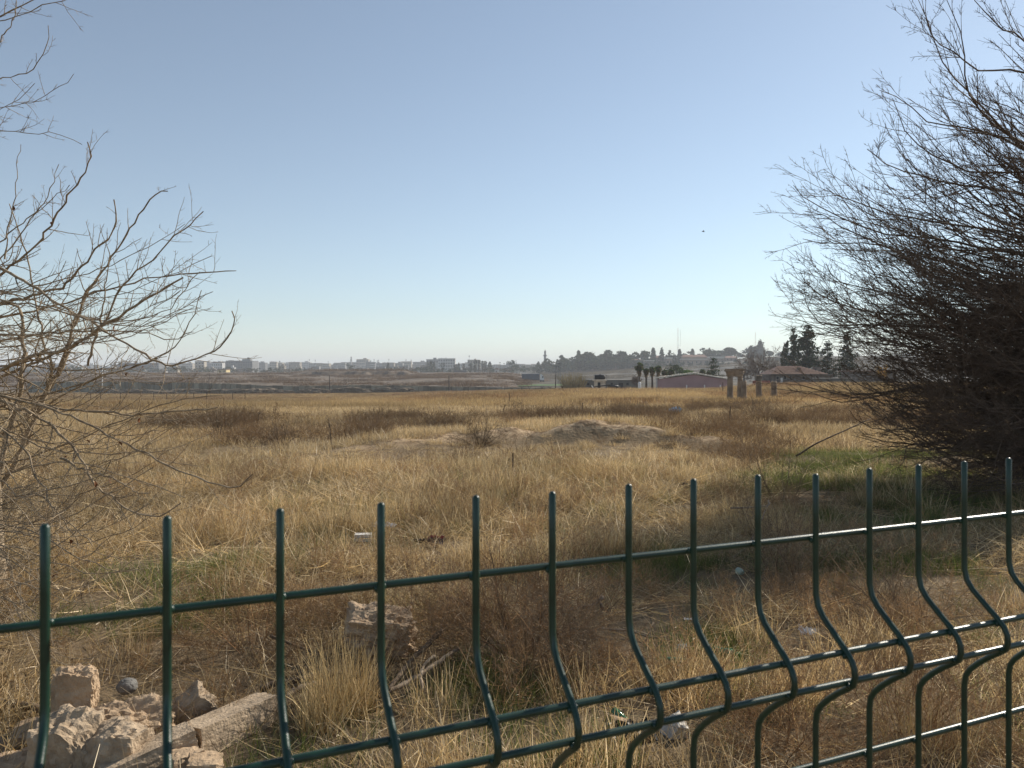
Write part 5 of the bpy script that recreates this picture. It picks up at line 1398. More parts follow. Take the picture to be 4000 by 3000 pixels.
for x0, x1, rw in spec:
    xm = (x0 + x1) / 2
    base = np.interp(xm, [0, 120, 200, 300, 420, 560, 700, 850, 950, 1050, 1170], [787, 792, 791, 788, 785, 784, 785, 784, 783, 786, 788])
    yt = base + g.normal(-.8, 2.2) if rw == 'back' else base + g.uniform(5, 11)
    d = g.uniform(1350, 1600) if rw == 'back' else g.uniform(960, 1150)
    st = int(np.clip(round((806 - yt) * d / F / 3.2), 2, 5))
    tones = list(TONES)
    tone = tones[g.choice(6, p=[.28, .16, .16, .16, .12, .12])]
    feats = tuple(f for f, p in (('tank', .35), ('stair', .35), ('balcony', .25), ('mast', .07)) if g.uniform() < p)
    lx, lm = min(LM, key=lambda t: abs(t[0] - xm))
    fw = {(): 'plain', ('tank',): 'tank topped', ('stair',): 'stair capped', ('balcony',): 'balconied'}.get(feats[:1] if feats else (), 'mast topped')
    dist = ['over', 'close by', 'a little off', 'further off'][min(3, int(abs(lx - xm) / 14))]
    base_l = f"{'distant' if rw == 'back' else 'lower'} {fw} {tone} {NUM[st]} storey block {dist} {lm}"
    lab = base_l; t = 2
    while lab in used:
        lab = f"{ORD[t - 1]} {base_l}"; t += 1
    if len(lab.split()) > 15: lab = lab.replace(' storey block', ' storeyed block').replace('a little off the', 'off the')
    used.add(lab)
    block(x0, x1, yt, d, tone, st, lab, TG, 806, feats)

# minarets and skyline masts
def minaret(x, yt, yb, d, w, label):
    p = at(x, yb, d); h = at(x, yt, d).z - p.z
    e = empty('minaret', p, label, 'minaret')
    m = TM['pale grey']
    MB().lathe([(w * 1.05, -2), (w, h * .3), (w * .92, h * .68)], 12).build('shaft', m, e, smooth=True)
    MB().lathe([(w * .95, h * .68 + .01), (w * 1.5, h * .70), (w * 1.5, h * .735)], 12).build('balcony', m, e)
    MB().lathe([(w * .72, h * .735 + .01), (w * .72, h * .86)], 12).build('upper_shaft', m, e, smooth=True)
    MB().lathe([(w * .85, h * .86 + .01), (w * .5, h * .93), (w * .06, h)], 12).build('spire', TM['grey'], e, smooth=True)
minaret(1177.5, 755, 800, 1010, 1.75, 'stout minaret standing clear at the start of the ridge wood')
minaret(758.5, 769, 800, 1500, 1.5, 'slim far minaret poking above the town beyond the mound crest')
minaret(196, 783, 800, 1400, 1.3, 'one of two stubby minarets together, on the lamp post side')
minaret(199.5, 783.5, 800, 1410, 1.3, 'one of two stubby minarets together, on the slate block side')
MX = [(307, 765, 'tall'), (668, 776, 'short'), (681, 777, 'short'), (776, 777, 'thick'), (801, 778, 'short'), (808, 776, 'tall'), (815, 778, 'thin'), (818, 777, 'thin'), (840, 775, 'thick'), (877, 776, 'thin'), (888, 777, 'short'), (25, 778, 'short')]
for k, (x, yt, nm) in enumerate(MX):
    d = 1330; p = at(x, 795, d); h = at(x, yt, d).z - p.z
    e = empty('antenna_mast', p, f'{nm} roof antenna, {ORD[k] if x > 30 else "outermost"} along the town skyline from the bare branches', 'antenna', 'antenna masts over the town')
    MB().rod((0, 0, -2), (0, 0, h), .22, .14, 5).build('shaft', steel_m, e)
    b = MB()
    for z in (h * .82, h * .92): b.box(-.7, .7, -.2, .2, z, z + 1.1)
    b.build('panel_aerial', TM['pale grey'], e)
def tall_mast(x, yt, yb, d, label, twin=True):
    p = at(x, yb, d); h = at(x, yt, d).z - p.z
    e = empty('antenna_mast', p, label, 'antenna')
    MB().rod((0, 0, 0), (0, 0, h), .26, .18, 6).build('shaft', M('mast_red_white', (.55, .30, .26), (.62, .60, .58), scale=.12, lo=.48, hi=.52), e)
    if twin:
        MB().rod((2.9, 0, h * .30), (2.9, 0, h * .93), .10, n=5).build('whip_aerial', steel_m, e)
        b = MB()
        for z in (.34, .9): b.rod((0, 0, h * z), (2.9, 0, h * z), .07, n=4)
        b.build('bracket', steel_m, e)
tall_mast(1464.5, 709, 765, 930, 'very tall thin mast with a side aerial above the hilltop conifers')
tall_mast(1632, 718, 752, 1050, 'thin faint aerial on the hazy hilltop building', False)

# trees of the town
for k, (x, yt, kd, w, yb, tone, nm) in enumerate([
    (165, 781, 'round', 1.2, 808, PINE, 'big dark rounded tree seen between the leaning trunks'), (150, 788, 'spread', 1.3, 808, PINE, 'dark spreading tree at the foot of the big dark tree'),
    (270, 795, 'round', 1.3, 808, PINE, 'dark tree before the huge slate grey block'), (434, 798, 'round', 1.4, 808, PINE, 'small round bush tree before the open cream frame'),
    (545, 793, 'spread', 1.6, 808, BROWNISH, 'brown bare tree clump where the mound begins'), (575, 796, 'spread', 1.8, 808, PINE, 'dark low trees close to the mound shoulder'),
    (668, 790, 'spread', 1.6, 806, BROWNISH, 'brown tree clump over the scarp start'), (757, 784, 'round', 1.2, 804, PINE, 'dark tree under the slim far minaret'),
    (775, 793, 'spread', 1.8, 806, PINE, 'dark spreading tree on the crest of the mound'), (838, 784, 'cypress', 1.6, 805, PINE, 'cypress pair over the mound crest end'),
    (828, 795, 'spread', 1.7, 807, OLIVE, 'olive tree on the falling crest of the mound'), (868, 789, 'spread', 1.5, 808, BROWNISH, 'rounded brown leafless tree past the mound crest'),
    (892, 796, 'spread', 1.8, 809, PINE, 'dark green tree between the brown tree and the triple cypress'), (925, 782, 'cypress', 1.3, 808, PINE, 'first spire of the triple cypress'),
    (931, 779, 'cypress', 1.3, 808, PINE, 'middle spire of the triple cypress'), (937, 781, 'cypress', 1.3, 808, PINE, 'last spire of the triple cypress'),
    (918, 792, 'spread', 1.5, 809, OLIVE, 'grey olive tree at the foot of the triple cypress'), (944, 794, 'spread', 1.4, 809, BROWNISH, 'brownish bare tree past the triple cypress'),
    (970, 795, 'spread', 1.5, 809, PINE, 'dark tree under the white balcony block'), (991, 783, 'cypress', 1.3, 808, PINE, 'lone slim cypress over the flat dark block'),
    (1058, 781, 'cypress', 1.6, 807, PINE, 'dark tattered cypress beside the pale villa'), (1060, 795, 'spread', 1.4, 808, OLIVE, 'olive tree at the villa wall'),
    (1109, 774, 'round', 1.2, 806, PINE, 'dark round tree standing tall past the villa'), (1122, 784, 'spread', 1.4, 808, PINE, 'dark spreading tree next to the tall round one'),
    (1140, 788, 'spread', 1.3, 810, PINE, 'low dark tree below the stout minaret'), (1154, 786, 'round', 1.2, 810, PINE, 'rounded dark tree just before the stout minaret'), (1163, 781, 'cypress', 1.5, 810, PINE, 'slim cypress just before the stout minaret'),
    (1095, 794, 'spread', 1.5, 810, OLIVE, 'grey green tree between the villa and the tall round one'), (620, 797, 'spread', 1.8, 808, PINE, 'dark low trees at the scarp shoulder'), (20, 792, 'spread', 1.5, 808, PINE, 'dark tree at the very edge behind the trunks'), (60, 795, 'spread', 1.5, 808, OLIVE, 'olive tree behind the leaning trunks')]):
    d = 820 + (k * 53) % 120
    ridge_tree(kd, x, yt, d, w, nm, 'trees of the town', 350 + k % 6, ybase=yb, n=360, s=.045, tone=tone, name={'cypress': 'cypress_tree', 'round': 'dark_tree', 'spread': 'spreading_tree'}[kd])
gt = np.random.default_rng(777); tk = {}
for k in range(64):
    x = 8 + k * 17.6 + gt.uniform(-6, 6)
    lx, lm = min(LM, key=lambda t: abs(t[0] - x)); kd = ('spread', 'round', 'spread')[k % 3]; nm0 = ('low spreading', 'small rounded', 'brownish leafless')[k % 3]
    base_l = f'{nm0} tree at the town foot {["over", "close by", "a little off", "further off"][min(3, int(abs(lx - x) / 14))]} {lm}'
    tk[base_l] = tk.get(base_l, 0) + 1
    lab = base_l if tk[base_l] == 1 else ORD[tk[base_l] - 1] + ' ' + base_l
    ridge_tree(kd, x, gt.uniform(789, 797), gt.uniform(800, 900), gt.uniform(1.5, 2.4), lab, 'trees at the foot of the town', 370 + k % 5, ybase=808, n=300, s=.06, tone=(PINE, OLIVE, BROWNISH)[k % 3], name='town_tree')
def far_palm(x, yt, yb, d, w, label, seed):
    p = at(x, yb, d); h = at(x, yt, d).z - p.z
    g = np.random.default_rng(seed); e = empty('skirted_palm', p, label, 'palm', 'skirted palms below the town')
    n = 420; z = 1 - g.uniform(0, 1, n) ** 1.3 * .75; r = w / 2 * np.interp(z, [.25, .45, .75, .9, 1], [.25, .62, .8, 1.0, .55]) * np.sqrt(g.uniform(.1, 1, n)) / F * d; a = g.uniform(0, 6.283, n)
    V, Q, T = leaf_cards(np.stack([r * np.cos(a), r * np.sin(a), z * h], 1), np.full(n, .38), g, (.055, .062, .04))
    obj_me('crown', mesh_np('crown', V, Q, T), leafy, e)
    MB().lathe([(.45, -2), (.4, h * .6)], 8).build('trunk', bark_b, e, smooth=True)
for k, (x, yt, w, nm) in enumerate([(956, 784, 14, 'fat skirted palm alone before the white balcony block'), (984, 787, 9, 'skirted palm at the start of the flat dark block'), (1001, 785, 8, 'thin skirted palm over the end of the flat dark block'), (1017, 785, 8, 'short skirted palm before the mast topped cream block'), (1025, 789, 6, 'shortest skirted palm of the row'), (1027.5, 778, 9, 'first tall skirted palm of the row by the cream block'), (1035, 778.5, 8, 'second tall skirted palm of the row by the cream block'), (1042.5, 780, 7, 'third tall skirted palm of the row by the cream block'), (1048, 780, 8, 'last tall skirted palm of the row by the cream block')]):
    far_palm(x, yt, 809, 760 + k * 6, w, nm, 500 + k)
for k, (x, yt) in enumerate([(1080, 782), (1089, 784), (1100, 785)]):
    p = at(x, 812, 720); e = empty('utility_pole', p, ORD[k] + ' of three street poles past the pale villa', 'pole', 'street poles past the villa')
    h = at(x, yt, 720).z - p.z
    MB().rod((0, 0, -1), (0, 0, h), .2, .14, 6).build('shaft', pole_m, e); MB().box(-.9, .9, -.1, .1, h - .8, h - .5).build('crossarm', pole_m, e)

# hilltop sheds with red roofs, walls and the hazy block on the hill
redroof = M('dull_red_roof', (.33, .19, .14), (.24, .14, .105), scale=.3, rough=.9)
brickw = M('ochre_wall', (.36, .26, .19), (.27, .195, .145), scale=.3, rough=.9)
def hill_house(x0, x1, yt, ye, d, label, roof=True, m=None, wins=3):
    q = d / F; X = ((x0 + x1) / 2 - CX) * q; zb = hill1(X, d) - 1; w = (x1 - x0) * q; he = at(0, ye, d).z - zb; ht = at(0, yt, d).z - zb
    e = empty('hilltop_house', (X, d, zb), label, 'house', 'houses on the wooded hill')
    MB().box(-w / 2, w / 2, 0, 9, 0, he).build('wall', m or brickw, e)
    if roof:
        b = MB(); b.add([(-w / 2 - .6, -.6, he + .01), (w / 2 + .6, -.6, he + .01), (w / 2 + .6, 9.6, he + .01), (-w / 2 - .6, 9.6, he + .01), (-w / 2 + w * .12, 4.5, ht), (w / 2 - w * .12, 4.5, ht)], [(0, 1, 5, 4), (1, 2, 5), (2, 3, 4, 5), (3, 0, 4), (3, 2, 1, 0)]); b.build('roof', redroof, e)
    else: MB().box(-w / 2 - .3, w / 2 + .3, -.3, 9.3, he + .01, ht).build('roof', roofpale, e)
    for k in range(wins): MB().box(-w / 2 + w * (k + .4) / wins, -w / 2 + w * (k + .4) / wins + 1.2, -.06, .1, he * .45, he * .75).build('window', win_m, e)
hill_house(1474, 1502, 766, 771, 890, 'long shed with a dull red hipped roof, beside the tall mast')
hill_house(1500, 1527, 766, 771, 900, 'second red roofed shed with a bright gable, past the one by the mast')
hill_house(1528, 1566, 770, 774, 905, 'broad low ochre block under the solitary hilltop conifer', False)
hill_house(1567, 1592, 769, 773, 900, 'ochre house with a lit end wall before the bare grey tree', True)
hill_house(1472, 1528, 775, 777, 868, 'very long low pale topped wall block below the red roofed sheds', False, None, 6)
hill_house(1395, 1413, 778, 780, 800, 'small pale block on the slope under the ridge wood', False, TM['buff'], 2)
hill_house(1439, 1452, 772, 775, 860, 'little ochre house under the spreading hilltop pines', False, brickw, 2)
hill_house(1347, 1392, 776, 779, 850, 'dull roofed farm building at the edge of the ridge wood', True, TM['buff'], 3)
hill_house(1414, 1438, 768, 773, 935, 'hazy house among the hilltop cypresses', True, TM['buff'], 2)
block(1620, 1641, 751, 1090, 'pale grey', 4, 'hazy stepped block crowning the far hill beneath a faint aerial', TG, 775, ('stair',), True)
block(1690, 1730, 761, 1100, 'pale grey', 3, 'hazy flat block half behind the tall dark conifers', TG, 775, (), True)

# scrub dotted over the mound and hillside
def scrub(name, label, n, xr, yr, fz, seed, scl, tintc, cond):
    g = np.random.default_rng(seed); x = g.uniform(*xr, n); y = g.uniform(*yr, n); ok = cond(x, y, g); x, y = x[ok], y[ok]; m = len(x)
    P = np.stack([x, y, fz(x, y)], 1); s = g.uniform(.5, 1.4, m) * scl
    return scatter_obj(name, label, P, g.integers(19, 21, m), np.stack([s * 1.3, s, s * .85], 1), g.uniform(0, 6.28, m), np.zeros((m, 2)), np.array([tintc]) * g.uniform(.6, 1.1, (m, 1)))
scrub('mound_scrub', 'dark low scrub dotting the bare mound', 2600, (-330, 40), (285, 520), mound_z, 601, 3.6, (.42, .40, .42), lambda x, y, g: (fbm(x, y, 22, 602) > .53 + .1 * g.uniform(-1, 1, len(x))) & (CX + F * x / y < 1225))
scrub('hill_scrub', 'dark scrub and hedges along the terraces of the hillside', 5200, (-20, 520), (590, 930), hill_z, 603, 3.4, (.36, .42, .40), lambda x, y, g: (fbm(x * .35, y, 26, 604) > .46) & (CX + F * x / y < 1990))

# ------------------------------------------------------------------ the green welded wire fence right before the eye
fence_m = bpy.data.materials.new('green_coating'); fence_m.use_nodes = True
_p = fence_m.node_tree.nodes['Principled BSDF']
_p.inputs['Roughness'].default_value = .33; _p.inputs['Specular IOR Level'].default_value = .5
_nt = fence_m.node_tree
_n = _nt.nodes.new('ShaderNodeTexNoise'); _n.inputs['Scale'].default_value = 60; _n.inputs['Detail'].default_value = 6
_t = _nt.nodes.new('ShaderNodeTexCoord'); _nt.links.new(_t.outputs['Object'], _n.inputs['Vector'])
_r = _nt.nodes.new('ShaderNodeValToRGB'); _r.color_ramp.elements[0].color = (.005, .024, .0145, 1); _r.color_ramp.elements[1].color = (.010, .044, .027, 1); _r.color_ramp.elements[0].position = .35; _r.color_ramp.elements[1].position = .7
_nt.links.new(_n.outputs['Fac'], _r.inputs['Fac']); _nt.links.new(_r.outputs['Color'], _p.inputs['Base Color'])
_b = _nt.nodes.new('ShaderNodeBump'); _b.inputs['Strength'].default_value = .12; _b.inputs['Distance'].default_value = .0005
_n2 = _nt.nodes.new('ShaderNodeTexNoise'); _n2.inputs['Scale'].default_value = 900; _nt.links.new(_t.outputs['Object'], _n2.inputs['Vector'])
_nt.links.new(_n2.outputs['Fac'], _b.inputs['Height']); _nt.links.new(_b.outputs['Normal'], _p.inputs['Normal'])
FO = np.array([-.2073, .341]); a_ = math.atan2(.1344, .0586); FD = np.array([math.sin(a_), math.cos(a_)]); FN = np.array([FD[1], -FD[0]])   # FN points to the viewer
FSP = .341 * math.hypot(.1344, .0586)
fence = empty('wire_fence', (FO[0], FO[1], EYE - 1.74), 'dark green welded wire fence with folded bars and open spikes on top', 'fence')
PROF = [(.070, 0), (.10, 0), (.13, 0), (.150, .0002), (.158, .0022), (.164, .0066), (.172, .0158), (.180, .0255), (.1855, .0306), (.190, .0328), (.195, .0332), (.2, .0320), (.2045, .0268), (.210, .0195), (.217, .0115), (.224, .0048), (.230, .0012), (.238, 0)]
def swept(pts, r, n=12, cap=True):
    P = np.array(pts, float)[None]; V, Q = tubes(P, np.full((1, len(pts)), r), n)
    mb = MB(); mb.v = [tuple(v) for v in V]; mb.f = [tuple(f) for f in Q]
    if cap:
        for s, e_, sg_ in ((0, 1, -1), (len(pts) - 1, len(pts) - 2, 1)):
            d = _nrm(P[0, s] - P[0, e_]); base = s * n; c = P[0, s]
            ring = [tuple(c + (np.array(mb.v[base + k]) - c) * .6 + d * r * .55) for k in range(n)]
            top = tuple(c + d * r * .75); b0 = len(mb.v); mb.v += ring + [top]
            for k in range(n):
                mb.f.append((base + k, base + (k + 1) % n, b0 + (k + 1) % n, b0 + k)); mb.f.append((b0 + k, b0 + (k + 1) % n, b0 + n))
    return mb
rw = .00208
prof = [(h - .07, k) for h, k in PROF]
full = [(h, k) for h, k in PROF]
for off in (.50, 1.0):      # the lower folds repeat down the panel, below the picture
    full += [(.07 + (h - .07) + off, k) for h, k in PROF[3:]]
full.append((1.70, 0))
vb = swept([(FN[0] * k, FN[1] * k, 1.74 - h) for h, k in full], rw)
for h, k in [(.1138, -.0021), (.1830, .0262), (.2010, .0296), (.2705, -.0021)]:      # the welds
    for sd in (-1, 1):
        vb.lathe([(.0005, -.0019), (.0013, -.0012), (.0016, 0), (.0013, .0012), (.0005, .0019)], 8, (FN[0] * k + FD[0] * .0018 * sd, FN[1] * k + FD[1] * .0018 * sd, 1.74 - h + .0004 * sd))
vw = vb.mesh('vertical_wire', True); vw.materials.append(fence_m)
SEEN = [97, 361, 605, 823, 1028, 1193, 1358, 1498, 1637, 1762, 1878, 1984, 2083, 2179]      # the spikes are not quite evenly spaced
for n in range(-4, 36):
    o = obj_me('vertical_wire', vw, None, fence)
    t_ = FSP * n
    if 0 <= n < len(SEEN): u_ = (SEEN[n] - CX) / F; t_ = (u_ * FO[1] - FO[0]) / (FD[0] - u_ * FD[1])
    p = FD * t_; o.location = (p[0], p[1], random.gauss(0, .0008)); o.rotation_euler = (0, 0, random.gauss(0, .012))
for h, k in [(.1138, -.0042), (.1830, .0238), (.2010, .0274), (.2705, -.0042), (.613, -.0042), (.683, .0238), (.701, .0274), (.7705, -.0042), (1.113, -.0042), (1.27, -.0042), (1.60, -.0042)]:
    pts = [(FD[0] * s + FN[0] * k, FD[1] * s + FN[1] * k, 1.74 - h + .0003 * math.sin(s * 9)) for s in np.linspace(-4.6 * FSP, 35.6 * FSP, 40)]
    swept(pts, rw).build('horizontal_wire', fence_m, fence, smooth=True)
# steel posts carry the panel at both ends, outside the picture
for n in (-4.7, 35.8):
    p = FD * FSP * n - FN * .03
    MB().box(-.03, .03, -.02, .02, -.3, 1.70).build('post', fence_m, fence, (p[0], p[1], 0))

# ------------------------------------------------------------------ stones, broken concrete, wood
lime = M('pale_limestone', (.54, .395, .255), (.29, .205, .13), scale=9, rough=.95, bump=.9, bscale=45, bdist=.012, lo=.3, hi=.7, detail=10)
cement = M('rough_concrete', (.48, .37, .255), (.26, .195, .13), scale=14, rough=.95, bump=1.0, bscale=70, bdist=.008, lo=.3, hi=.7, detail=10)
def stone(x, ymid, d, size, seed, label, m=lime, rz=0.0, tilt=(0, 0), name='stone', rough=.16, sub=4, box=True, chip=.5, group='stones and broken concrete behind the fence', cat='stone'):
    me = rock_mesh(name, tuple(1.18 * k for k in size), seed, rough, sub, chip, box)
    o = obj_me(name, me, m, None, at(x, ymid, d)); o.rotation_euler = (tilt[0], tilt[1], rz)
    tag(o, label, cat, group); return o
def px(w, d): return w / F * d
stone(161, 1506, 3.75, (px(72, 3.75), .13, px(100, 3.75)), 1, 'upright pale stone block standing on top of the rubble', lime, .25, (0, R(3)), rough=.15, sub=5)
stone(266, 1596, 3.62, (px(155, 3.6), .22, px(105, 3.6)), 2, 'large ragged lump of rubble masonry at the heart of the heap', lime, .15, (R(10), R(4)), rough=.26, chip=.9, sub=5)
stone(326, 1580, 3.7, (px(56, 3.7), .13, px(70, 3.7)), 12, 'jagged small lump leaning on the large ragged one', lime, .6, (0, R(20)), rough=.24, chip=.9)
stone(148, 1640, 3.42, (px(100, 3.4), .2, px(160, 3.4)), 3, 'squared stone at the front of the heap under the upright block', cement, .1, (R(4), 0), rough=.17)
stone(245, 1655, 3.40, (px(110, 3.4), .18, px(140, 3.4)), 4, 'grey squared stone between the front stone and the cracked beam', cement, -.1, (R(-6), R(3)), rough=.17)
stone(152, 1577, 3.55, (px(62, 3.55), .1, px(40, 3.55)), 5, 'flat chip of stone lying under the upright block', lime, .4, (R(10), R(-8)), sub=3)
stone(192, 1585, 3.5, (px(50, 3.5), .09, px(42, 3.5)), 6, 'rounded orange tinged chip beside the flat chip', lime, 1.2, (0, R(15)), sub=3)
stone(225, 1592, 3.48, (px(30, 3.5), .06, px(30, 3.5)), 13, 'fist sized grey chip between the chips and the ragged lump', cement, 2.2, (0, R(25)), sub=3)
stone(95, 1600, 3.7, (px(90, 3.7), .2, px(70, 3.7)), 14, 'half hidden stone behind the thick green wire at the heap', lime, .3, (0, R(-10)), sub=3)
stone(60, 1672, 3.4, (px(110, 3.4), .2, px(80, 3.4)), 15, 'low stone sunk in straw at the outer foot of the heap', lime, 1.3, (0, 0), sub=3)
stone(402, 1540, 3.82, (px(95, 3.8), .10, px(52, 3.8)), 7, 'slanting rough slab propped behind the cracked beam', cement, .3, (R(20), R(-38)), rough=.15)
stone(398, 1646, 3.35, (px(55, 3.35), .09, px(40, 3.35)), 8, 'small white stone below the crack of the beam', lime, .8, (0, 0), sub=3)
stone(442, 1655, 3.32, (px(60, 3.3), .1, px(34, 3.3)), 9, 'flat small stone beneath the outer half of the beam', lime, .2, (0, R(8)), sub=3)
stone(818, 1372, 4.75, (px(118, 4.75), .28, px(84, 4.75)), 10, 'big solitary pale stone block in the dry grass beside the brush heap', lime, .2, (R(6), R(7)), rough=.27, chip=.9, sub=5)
def beam(x0, y0, d0, x1, y1, d1, w, h, seed, label):
    a = at(x0, y0, d0); b_ = at(x1, y1, d1); v = b_ - a; L = v.length
    me = rock_mesh('concrete_beam', (L, w, h), seed, .055, 5, .5, True, 0.0, False)
    for vv in me.vertices:
        vv.co.x *= 1.0
    o = obj_me('concrete_beam', me, cement, None, (a + b_) / 2)
    o.rotation_euler = (R(-6), -math.asin(v.z / L), math.atan2(v.y, v.x)); tag(o, label, 'beam', 'halves of the cracked concrete beam'); return o
beam(412, 1603, 3.50, 578, 1527, 3.90, .15, .135, 21, 'outer raised half of the cracked concrete beam')
beam(225, 1693, 3.26, 418, 1600, 3.50, .15, .145, 22, 'lower half of the cracked concrete beam, running under the fence')
wood_m = M('dry_driftwood', (.36, .28, .20), (.17, .125, .085), scale=14, rough=.9, bump=.7, bscale=60, bdist=.006)
wood_d = M('dark_log', (.18, .13, .085), (.09, .065, .045), scale=14, rough=.9, bump=.8, bscale=50, bdist=.008)
def limb(pts, r0, r1, label, m=wood_m, name='stick', cat='stick', group='dead sticks lying in the grass', seed=0):
    q = [tuple(at(x, y, d)) for x, y, d in pts]; K = 6 + 4 * len(q); g = np.random.default_rng(seed + abs(int(pts[0][0])))
    P = catmull(q, K)[None] if len(q) > 2 else np.array([[np.array(q[0]) + (np.array(q[1]) - np.array(q[0])) * t for t in np.linspace(0, 1, K + 1)]])
    P = P + g.normal(0, r0 * .16, P.shape); RR = (np.linspace(r0, r1, K + 1) * (1 + .1 * g.normal(0, 1, K + 1)))[None]
    V, Q = tubes(P, RR, 9); mb = MB(); mb.v = [tuple(v) for v in V]; mb.f = [tuple(f) for f in Q] + [tuple(range(9))[::-1], tuple(range(len(V) - 9, len(V)))]
    o = mb.build(name, m, None, smooth=True); tag(o, label, cat, group); return o
limb([(-40, 1508, 4.0), (50, 1524, 3.95), (118, 1537, 3.85)], .023, .019, 'thick dark log end lying behind the upright stone', wood_d, 'log', 'log', None)
limb([(-30, 1590, 3.6), (2, 1600, 3.6), (10, 1640, 3.45)], .016, .013, 'short grey stub of wood at the edge of the rubble', wood_m)
limb([(560, 1490, 4.15), (615, 1473, 4.22), (723, 1456, 4.32), (770, 1452, 4.4)], .017, .014, 'straight brown log half sunk in straw next to the golden tuft', wood_d, 'log', 'log', None)
limb([(612, 1525, 3.95), (624, 1502, 4.0), (645, 1490, 4.05), (682, 1480, 4.12)], .015, .020, 'pale crooked root beside the golden tuft')
limb([(838, 1490, 4.0), (890, 1425, 4.35), (955, 1362, 4.7)], .011, .015, 'dark stick slanting up into the brush heap', wood_d)
limb([(825, 1500, 3.98), (900, 1462, 4.15), (990, 1400, 4.5)], .015, .010, 'thicker brown stick parallel to the slanting one', wood_m)
limb([(914, 1492, 3.98), (909, 1456, 4.1), (922, 1430, 4.2), (940, 1416, 4.25)], .009, .007, 'pale curved twig bent like a hook beneath the brush')
limb([(583, 1374, 4.75), (640, 1395, 4.7), (700, 1418, 4.6)], .009, .007, 'straight thin stick before the big solitary stone', wood_d)
limb([(960, 1288, 5.5), (1010, 1305, 5.4), (1060, 1318, 5.3)], .017, .010, 'dark branch stub on the far rim of the brush heap', wood_d)
limb([(1214, 1322, 5.4), (1255, 1313, 5.4), (1281, 1308, 5.4), (1302, 1290, 5.45)], .008, .017, 'weathered forked driftwood stick behind the brush heap')
limb([(1302, 1316, 5.35), (1296, 1300, 5.4), (1290, 1288, 5.42)], .014, .006, 'short broken snag by the forked driftwood', wood_d)
limb([(1275, 1366, 5.05), (1300, 1358, 5.07), (1330, 1361, 5.06), (1361, 1363, 5.05), (1401, 1376, 4.98), (1440, 1377, 4.98)], .008, .005, 'long bleached twig lying on the dark hollow')
limb([(1400, 1374, 4.99), (1406, 1355, 5.02), (1412, 1345, 5.05)], .006, .004, 'side spur standing off the bleached twig')
limb([(1578, 1098, 8.7), (1655, 1093, 8.75), (1660, 1080, 8.85)], .012, .008, 'dark bent stick in the flattened straw')
limb([(1570, 1215, 7.0), (1620, 1170, 7.4), (1662, 1085, 8.6)], .010, .006, 'pale long stick slanting across the flattened straw') 
limb([(1720, 985, 13), (1770, 955, 13.2), (1880, 905, 14)], .016, .008, 'long dark bough arching out of the tangled bush', wood_d)
limb([(1690, 1500, 3.9), (1700, 1550, 3.75), (1716, 1600, 3.6)], .010, .008, 'short stick end poking up near the white lump') if False else None

# fallen leaves under the dense tree
g = np.random.default_rng(909); n = 5200
x = LITTER[0] + g.normal(0, 1.9, n); y = LITTER[1] + g.normal(0, 1.1, n)
V, Q, T = leaf_cards(np.stack([x, y, gz(x, y) + .02 + .03 * g.uniform(0, 1, n)], 1), np.full(n, .034), g, (.26, .175, .12), 0)
V[:, 2] = np.repeat(gz(x, y), 4) + .015 + (V[:, 2] - np.repeat(V.reshape(-1, 4, 3)[:, :, 2].mean(1), 4)) * .35 + .01
o = obj_me('leaf_litter', mesh_np('leaf_litter', V, Q, T), brush_m); tag(o, 'brown fallen leaves covering the ground under the dense tree', kind='stuff')

# ------------------------------------------------------------------ litter
foam = M('white_foam', (.74, .71, .66), (.60, .57, .52), scale=10, rough=.8, bump=.2)
o = MB().box(-.085, .085, -.05, .05, -.028, .028); v0 = o.v; o.v = [(x, y, z + .006 * math.sin(x * 60)) for x, y, z in v0]
o = empty('foam_block', at(784, 1160, 8.0) + Vector((0, 0, .0)), 'white foam block lying in the straw near the clear wrapper', 'litter', None, .1)
MB().box(-.088, .088, -.05, .05, -.040, -.004).build('lower_slab', foam, o); MB().box(-.084, .086, -.048, .05, .002, .034).build('upper_slab', foam, o)
def crumple(name, x, y, d, size, seed, label, m, cat='litter', group='litter in the grass'):
    bm = bmesh.new(); bmesh.ops.create_grid(bm, x_segments=12, y_segments=10, size=1)
    of = Vector((seed * 3.1, seed, 0))
    for v in bm.verts:
        q = v.co * 1.6 + of
        v.co.z = mnoise.fractal(q, .8, 2.2, 4) * .8 + .3; v.co.x += .25 * mnoise.noise(q * 2); v.co.y += .25 * mnoise.noise(q * 2 + Vector((9, 0, 0)))
        v.co = Vector((v.co.x * size[0] / 2, v.co.y * size[1] / 2, v.co.z * size[2] / 1.2))
    me = bpy.data.meshes.new(name); bm.to_mesh(me); bm.free()
    o = obj_me(name, me, m, None, at(x, y, d)); tag(o, label, cat, group); return o
film = bpy.data.materials.new('clear_film'); film.use_nodes = True
_q = film.node_tree.nodes['Principled BSDF']; _q.inputs['Base Color'].default_value = (.8, .82, .85, 1); _q.inputs['Roughness'].default_value = .12; _q.inputs['Alpha'].default_value = .45; _q.inputs['Specular IOR Level'].default_value = .8
paper = M('white_paper', (.72, .71, .70), (.62, .61, .60), scale=8, rough=.7)
crumple('plastic_wrapper', 830, 1137, 8.4, (.24, .12, .07), 3, 'crumpled clear wrapper in the straw behind the foam block', film)
crumple('cloth_rag', 928, 1172, 7.7, (.30, .16, .08), 5, 'dark torn rag in the straw beside the foam block', M('dark_rag', (.055, .04, .04), (.03, .022, .024), scale=12))
crumple('cloth_rag', 942, 1166, 7.72, (.16, .06, .07), 6, 'faded red scrap on top of the dark torn rag', M('red_rag', (.32, .09, .075), (.2, .05, .045), scale=12))
crumple('plastic_bag', 1482, 1056, 11.2, (.24, .16, .12), 7, 'black scrap of bag on the straw by the long fence gap', blackp)
